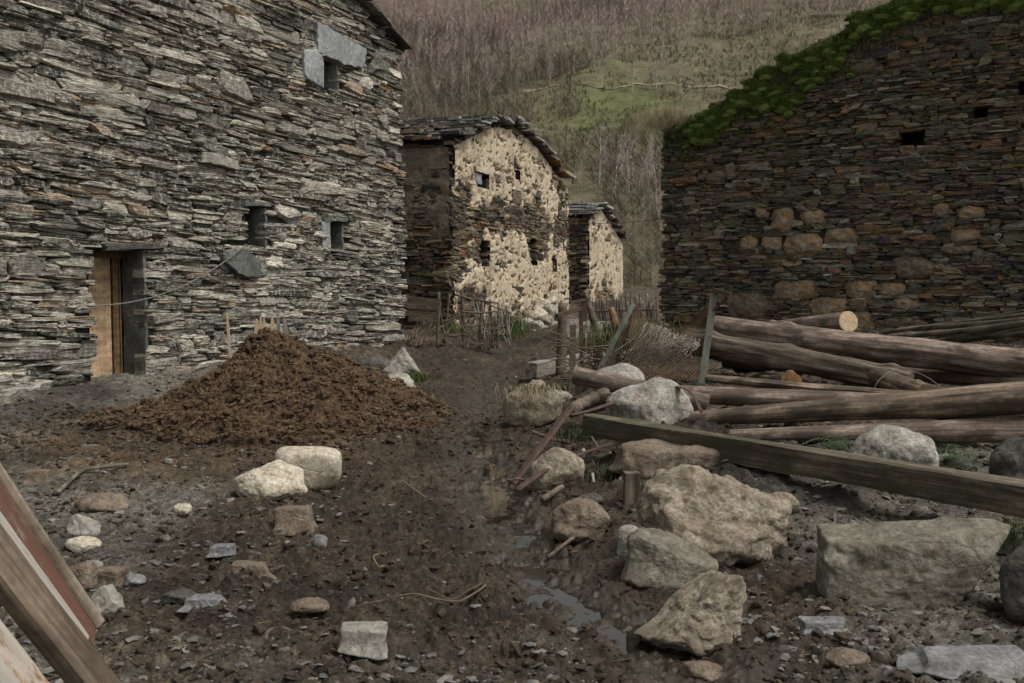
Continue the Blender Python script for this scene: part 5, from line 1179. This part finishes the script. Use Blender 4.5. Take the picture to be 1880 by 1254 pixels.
for i in range(140):
    p = np.array(at(rg.uniform(1040, 1200), rg.uniform(620, 700), 12.0 + rg.normal() * .4)); q = p + rg.normal(size=3) * np.array([.35, .2, .2]); mb.tube(np.array([p, (p + q) / 2 + rg.normal(size=3) * .04, q]) - o0, [.009, .007, .003], 4)
tag(kind(mb.build('brush_pile', MT['stick'], None, loc=tuple(o0)), 'stuff'), 'dark tangled brush behind the leaning iron bars', 'brushwood')
# small things on the ground
def onground(px, py, h=.03): p = gpt(px, py); p.z = float(surf(p.x, p.y)) + h * .5 + .025; return p
stick('hose', [onground(107, 914), onground(124, 895), onground(150, 878), onground(185, 870), onground(236, 866)], .016, 'pole', 'dark curved hose lying on the gravel at left', 'hose')
stick('twig', [onground(892, 1092, .05), onground(840, 1108, .04), onground(760, 1112, .04), onground(700, 1115, .03), onground(645, 1128, .03)], [.005, .0045, .002], 'stick', 'long forked twig lying on the mud in the centre foreground', 'twig', jit=.01)
stick('twig', [onground(885, 1092, .05), onground(830, 1098, .05), onground(790, 1106, .03)], [.004, .003], 'stick', 'short twig beside the long forked twig', 'twig', jit=.01)
stick('twig', [onground(742, 905, .05), onground(780, 944, .05)], .006, 'straw', 'straight thin twig standing in mud right of the cream boulders', 'twig')
stick('stick', [onground(1005, 1032, .04), onground(1052, 1004, .10)], .012, 'old_wood', 'pale grey stick lying at the edge of the puddle', 'stick')
stick('stick', [onground(995, 930, .04), onground(1032, 912, .12)], .022, 'old_wood', 'broken grey stick by the muddy brown boulder', 'stick')
stick('string', [onground(710, 1020, .04), onground(690, 1018, .04), onground(684, 1028, .04), onground(696, 1036, .04), onground(706, 1034, .04)], .004, 'straw', 'looped yellow string on the mud', 'string')
stick('wire', [at(1532, 945, 5.7), at(1533, 968, 5.6), at(1520, 985, 5.55), at(1512, 978, 5.5)], .005, 'wire', 'short bent wire sticking up from the stone block', 'wire')
stick('wire', [at(1600, 720, 9.3), at(1615, 695, 9.3), at(1650, 673, 9.4), at(1700, 690, 9.2), at(1740, 720, 8.9)], .004, 'wire', 'thin looped wire over the log pile', 'wire')

# ------------------------------------------------------------------ moss, grass, ferns
def blades(n, seed, R3, ln, wd, up=.5, droop=.3):
    rg = np.random.default_rng(seed); d = rg.normal(size=(n, 3)); d /= np.linalg.norm(d, axis=1)[:, None]; d[:, 2] = np.abs(d[:, 2]) * .9 + .02; d[:, 1] = -np.abs(d[:, 1]) * .8 + .2 * rg.uniform(size=n)
    p = d * np.array(R3) * rg.uniform(.82, 1.0, n)[:, None]; e = p + (d + np.array([0, 0, up]) + rg.normal(size=(n, 3)) * .4) * ln * rg.uniform(.5, 1.3, n)[:, None]
    sd_ = np.cross(d, rg.normal(size=(n, 3))); sd_ /= np.linalg.norm(sd_, axis=1)[:, None]
    return np.stack([p - sd_ * wd, p + sd_ * wd, e], 1).reshape(-1, 3), np.arange(n * 3).reshape(-1, 3)
def moss_mesh(seed):
    d, f = ico(4); v = d * (np.array([.19, .13, .17]) * .78) * (1 + .18 * fbm(d * 2.2, 3, seed))[:, None]
    mb = MB(); mb.add(v, [f]); V, f = blades(7000, seed, (.20, .14, .18), .034, .0035); V += .0; V = V * (1 + .18 * np.repeat(fbm(V[::3] / np.array([.2, .14, .18]) * 2.2, 3, seed), 3))[:, None]; mb.add(V, [f])
    return mb
mm = [moss_mesh(80 + k).build('moss_clump', MT['moss']) for k in range(4)]
mossp = [(1300, 255, 1.0), (1262, 268, .6), (1345, 205, .8), (1310, 218, 1.1), (1365, 188, .9), (1400, 165, 1.0), (1395, 195, .9), (1440, 198, 1.1), (1460, 185, .7), (1410, 140, .9), (1440, 115, .8), (1465, 120, 1.1), (1490, 110, 1.1), (1520, 95, 1.1), (1530, 125, .9), (1500, 135, 1.1),
    (1555, 88, .7), (1565, 138, .6), (1545, 110, .6), (1590, 55, 1.1), (1625, 30, 1.2), (1610, 60, .8), (1655, 20, 1.3), (1640, 48, .6), (1330, 230, .8), (1290, 230, .9), (1270, 242, .7), (1480, 150, .8), (1425, 172, .7), (1385, 215, .6), (1363, 248, .4), (1417, 227, .4),
    (1740, 12, 1.0), (1772, 18, .9), (1800, 8, .9), (1830, 5, .8), (1870, 6, 1.0), (1715, 6, 1.0), (1690, 0, 1.0), (1252, 232, .6), (1350, 175, .7), (1380, 160, .7), (1575, 40, .9), (1240, 250, .5), (1265, 292, .45)]
used = set()
rg = np.random.default_rng(44)
for i, (px, py, s_) in enumerate(mossp):
    for q_ in range(2 if s_ > .6 else 1):
        if q_: px += rg.uniform(-18, 18); py += rg.uniform(-6, 14); s_ *= rg.uniform(.6, .85)
        k = (i + q_) % 4
        if k in used: o = mm[k].copy(); C.objects.link(o)
        else: o = mm[k]; used.add(k)
        s0_, z0_ = w4.hit(px, py); q = w4.p + w4.d * s0_; q = q - w4.n * .07; s_ *= 1.12; o.location = (q[0], q[1], z0_); o.rotation_euler = (rg.normal() * .15, rg.normal() * .2, w4.rot + rg.normal() * .15); e_ = s_ * rg.uniform(.9, 1.15); o.scale = (e_ * rg.uniform(.75, 1.45), e_, e_ * rg.uniform(.6, 1.0))
        if px > 1680: tag(o, 'green moss cushion at the very top right of the ruined wall', 'moss', 'moss cushions at the top right of the ruined wall')
        elif s_ > .85: tag(o, 'large bright green moss cushion on the sloping top of the ruined wall', 'moss', 'large moss cushions on the ruined wall')
        else: tag(o, 'small green moss cushion hanging below the sloping top of the ruined wall', 'moss', 'small moss cushions on the ruined wall')
# thin moss and brown roots over the wall head
def wall_turf(n, seed, mat, name, label, cat, dz, ln):
    rg = np.random.default_rng(seed); s_ = rg.uniform(.05, w4.hit(1900, 0)[0], n); z_ = top4(s_) - np.abs(rg.normal(size=n)) * dz - .02; y_ = rg.uniform(-.07, .06, n) - .03; a = rg.uniform(0, 6.28, n)
    q = w4.p + s_[:, None] * w4.d + y_[:, None] * w4.n; p = np.c_[q[:, 0], q[:, 1], z_]
    e = p + np.stack([np.cos(a) * .5, np.sin(a) * .5, rg.normal(size=n) * .7], -1) * ln * rg.uniform(.4, 1.3, n)[:, None] - .25 * ln * w4.n
    sd_ = np.stack([-np.sin(a), np.cos(a), np.zeros(n)], -1) * .005
    return tag(kind(obj(name, mesh(name, np.stack([p - sd_, p + sd_, e], 1).reshape(-1, 3), [np.arange(n * 3).reshape(-1, 3)], MT[mat])), 'stuff'), label, cat)
wall_turf(60000, 5, 'moss', 'moss', 'thin green moss along the ruined wall head', 'moss', .2, .06)
wall_turf(16000, 6, 'scrub', 'dead_roots', 'brown dead stems hanging under the moss of the ruined wall', 'dead plants', .38, .12)
def tuft(name, p, n, h, spread, mat, label, cat, seed, group=None, wd=.006, lean=(0, 0, 0)):
    rg = np.random.default_rng(seed); V = []; f = []
    r = rg.normal(size=(n, 2)) * spread * .5; a = rg.uniform(0, 6.28, n); L_ = h * rg.uniform(.4, 1.1, n)
    out = np.stack([np.cos(a), np.sin(a), np.zeros(n)], -1) * (L_ * rg.uniform(.15, .6, n))[:, None] + np.array(lean) * L_[:, None]
    b = np.c_[r, np.zeros(n) - .02]; m_ = b + out * .35 + np.c_[np.zeros((n, 2)), L_ * .7]; e = b + out + np.c_[np.zeros((n, 2)), L_ * (1 if lean == (0, 0, 0) else .25)] + np.array(lean) * (L_ * .6)[:, None]
    sd_ = np.stack([-np.sin(a), np.cos(a), np.zeros(n)], -1) * wd
    V = np.stack([b - sd_, b + sd_, m_ + sd_ * .7, m_ - sd_ * .7, e], 1).reshape(-1, 3); o_ = (np.arange(n) * 5)[:, None]
    o = obj(name, mesh(name, V, [o_ + np.array([0, 1, 2, 3]), o_ + np.array([3, 2, 4])], MT[mat]), None, tuple(p)); return tag(o, label, cat, group)
tuft('grass_tuft', gpt(932, 612), 900, .55, .45, 'grass', 'green grass clump behind the broken stick fence', 'grass', 1, wd=.005)
kind(tuft('low_grass', gpt(918, 622), 500, .3, .6, 'grass', 'low grass at the foot of the broken stick fence', 'grass', 2, wd=.005), 'stuff')
tuft('grass_tuft', gpt(822, 612), 500, .35, .4, 'grass', 'green weeds between the board barrier and stick fence', 'weeds', 3, wd=.005)
tuft('grass_tuft', gpt(703, 716), 500, .12, .25, 'grass', 'mossy green patch on the pale low corner boulder', 'grass', 4)
tuft('grass_tuft', gpt(768, 700), 300, .16, .15, 'grass', 'small green weed right of the pointed corner stone', 'weeds', 5)
tuft('grass_tuft', at(1160, 640, 12.2), 800, .4, .5, 'grass', 'green weeds growing behind the leaning iron bars', 'weeds', 6)
kind(tuft('low_weeds', gpt(1078, 800), 260, .10, .3, 'weed', 'dark green weeds on the bank under the beam end', 'weeds', 7), 'stuff')
kind(tuft('low_weeds', gpt(1105, 872), 260, .10, .3, 'weed', 'dark weeds on the bank left of the short post', 'weeds', 8), 'stuff')
kind(tuft('low_weeds', gpt(1855, 985), 250, .10, .2, 'grass', 'small green weed behind the dark right edge boulder', 'weeds', 9), 'stuff')
kind(tuft('low_weeds', gpt(1310, 1015), 200, .08, .15, 'grass', 'small weed in the crack below the granite boulder', 'weeds', 10), 'stuff')
q = w4.p + w4.d * .15; tuft('dry_grass', (q[0], q[1], float(top4(.3)) - .05), 1300, .55, .5, 'dry_grass', 'long dry grass drooping over the corner of the ruined wall', 'grass', 11, wd=.003, lean=(-.5, -.25, -.45))
tuft('dry_grass', tuple(at(975, 712, 10.1)), 170, .16, .35, 'dry_grass', 'dry grass draped over the tan boulder', 'grass', 12, wd=.004, lean=(.3, -.5, -.9))
def fern(p, label, seed, n=11):
    rg = np.random.default_rng(seed); mb = MB()
    for i in range(n):
        a = rg.uniform(0, 6.28); L_ = rg.uniform(.25, .42); t = np.linspace(0, 1, 14); sp = np.stack([np.cos(a) * L_ * t, np.sin(a) * L_ * t, L_ * (1.1 * t - 1.0 * t ** 2) + .01], -1); mb.tube(sp, .003, 3, cap=False)
        for k in range(2, 14):
            w_ = .09 * math.sin(math.pi * (1 - t[k]) ** .7 * .9 + .1) + .01
            for s_ in (-1, 1):
                sd_ = np.array([-math.sin(a), math.cos(a), 0]) * s_; fw = np.array([math.cos(a), math.sin(a), 0])
                mb.add([sp[k] - fw * .009, sp[k] + fw * .009, sp[k] + sd_ * w_ + fw * .02 - np.array([0, 0, .012])], [np.array([[0, 1, 2]])])
    tag(mb.build('fern', MT['fern'], None, loc=tuple(p)), label, 'fern')
fern(at(1728, 856, 7.3), 'green fern right of the rounded grey boulder', 1, 14); fern(at(1560, 835, 7.6), 'green fern left of the rounded grey boulder', 2, 8)
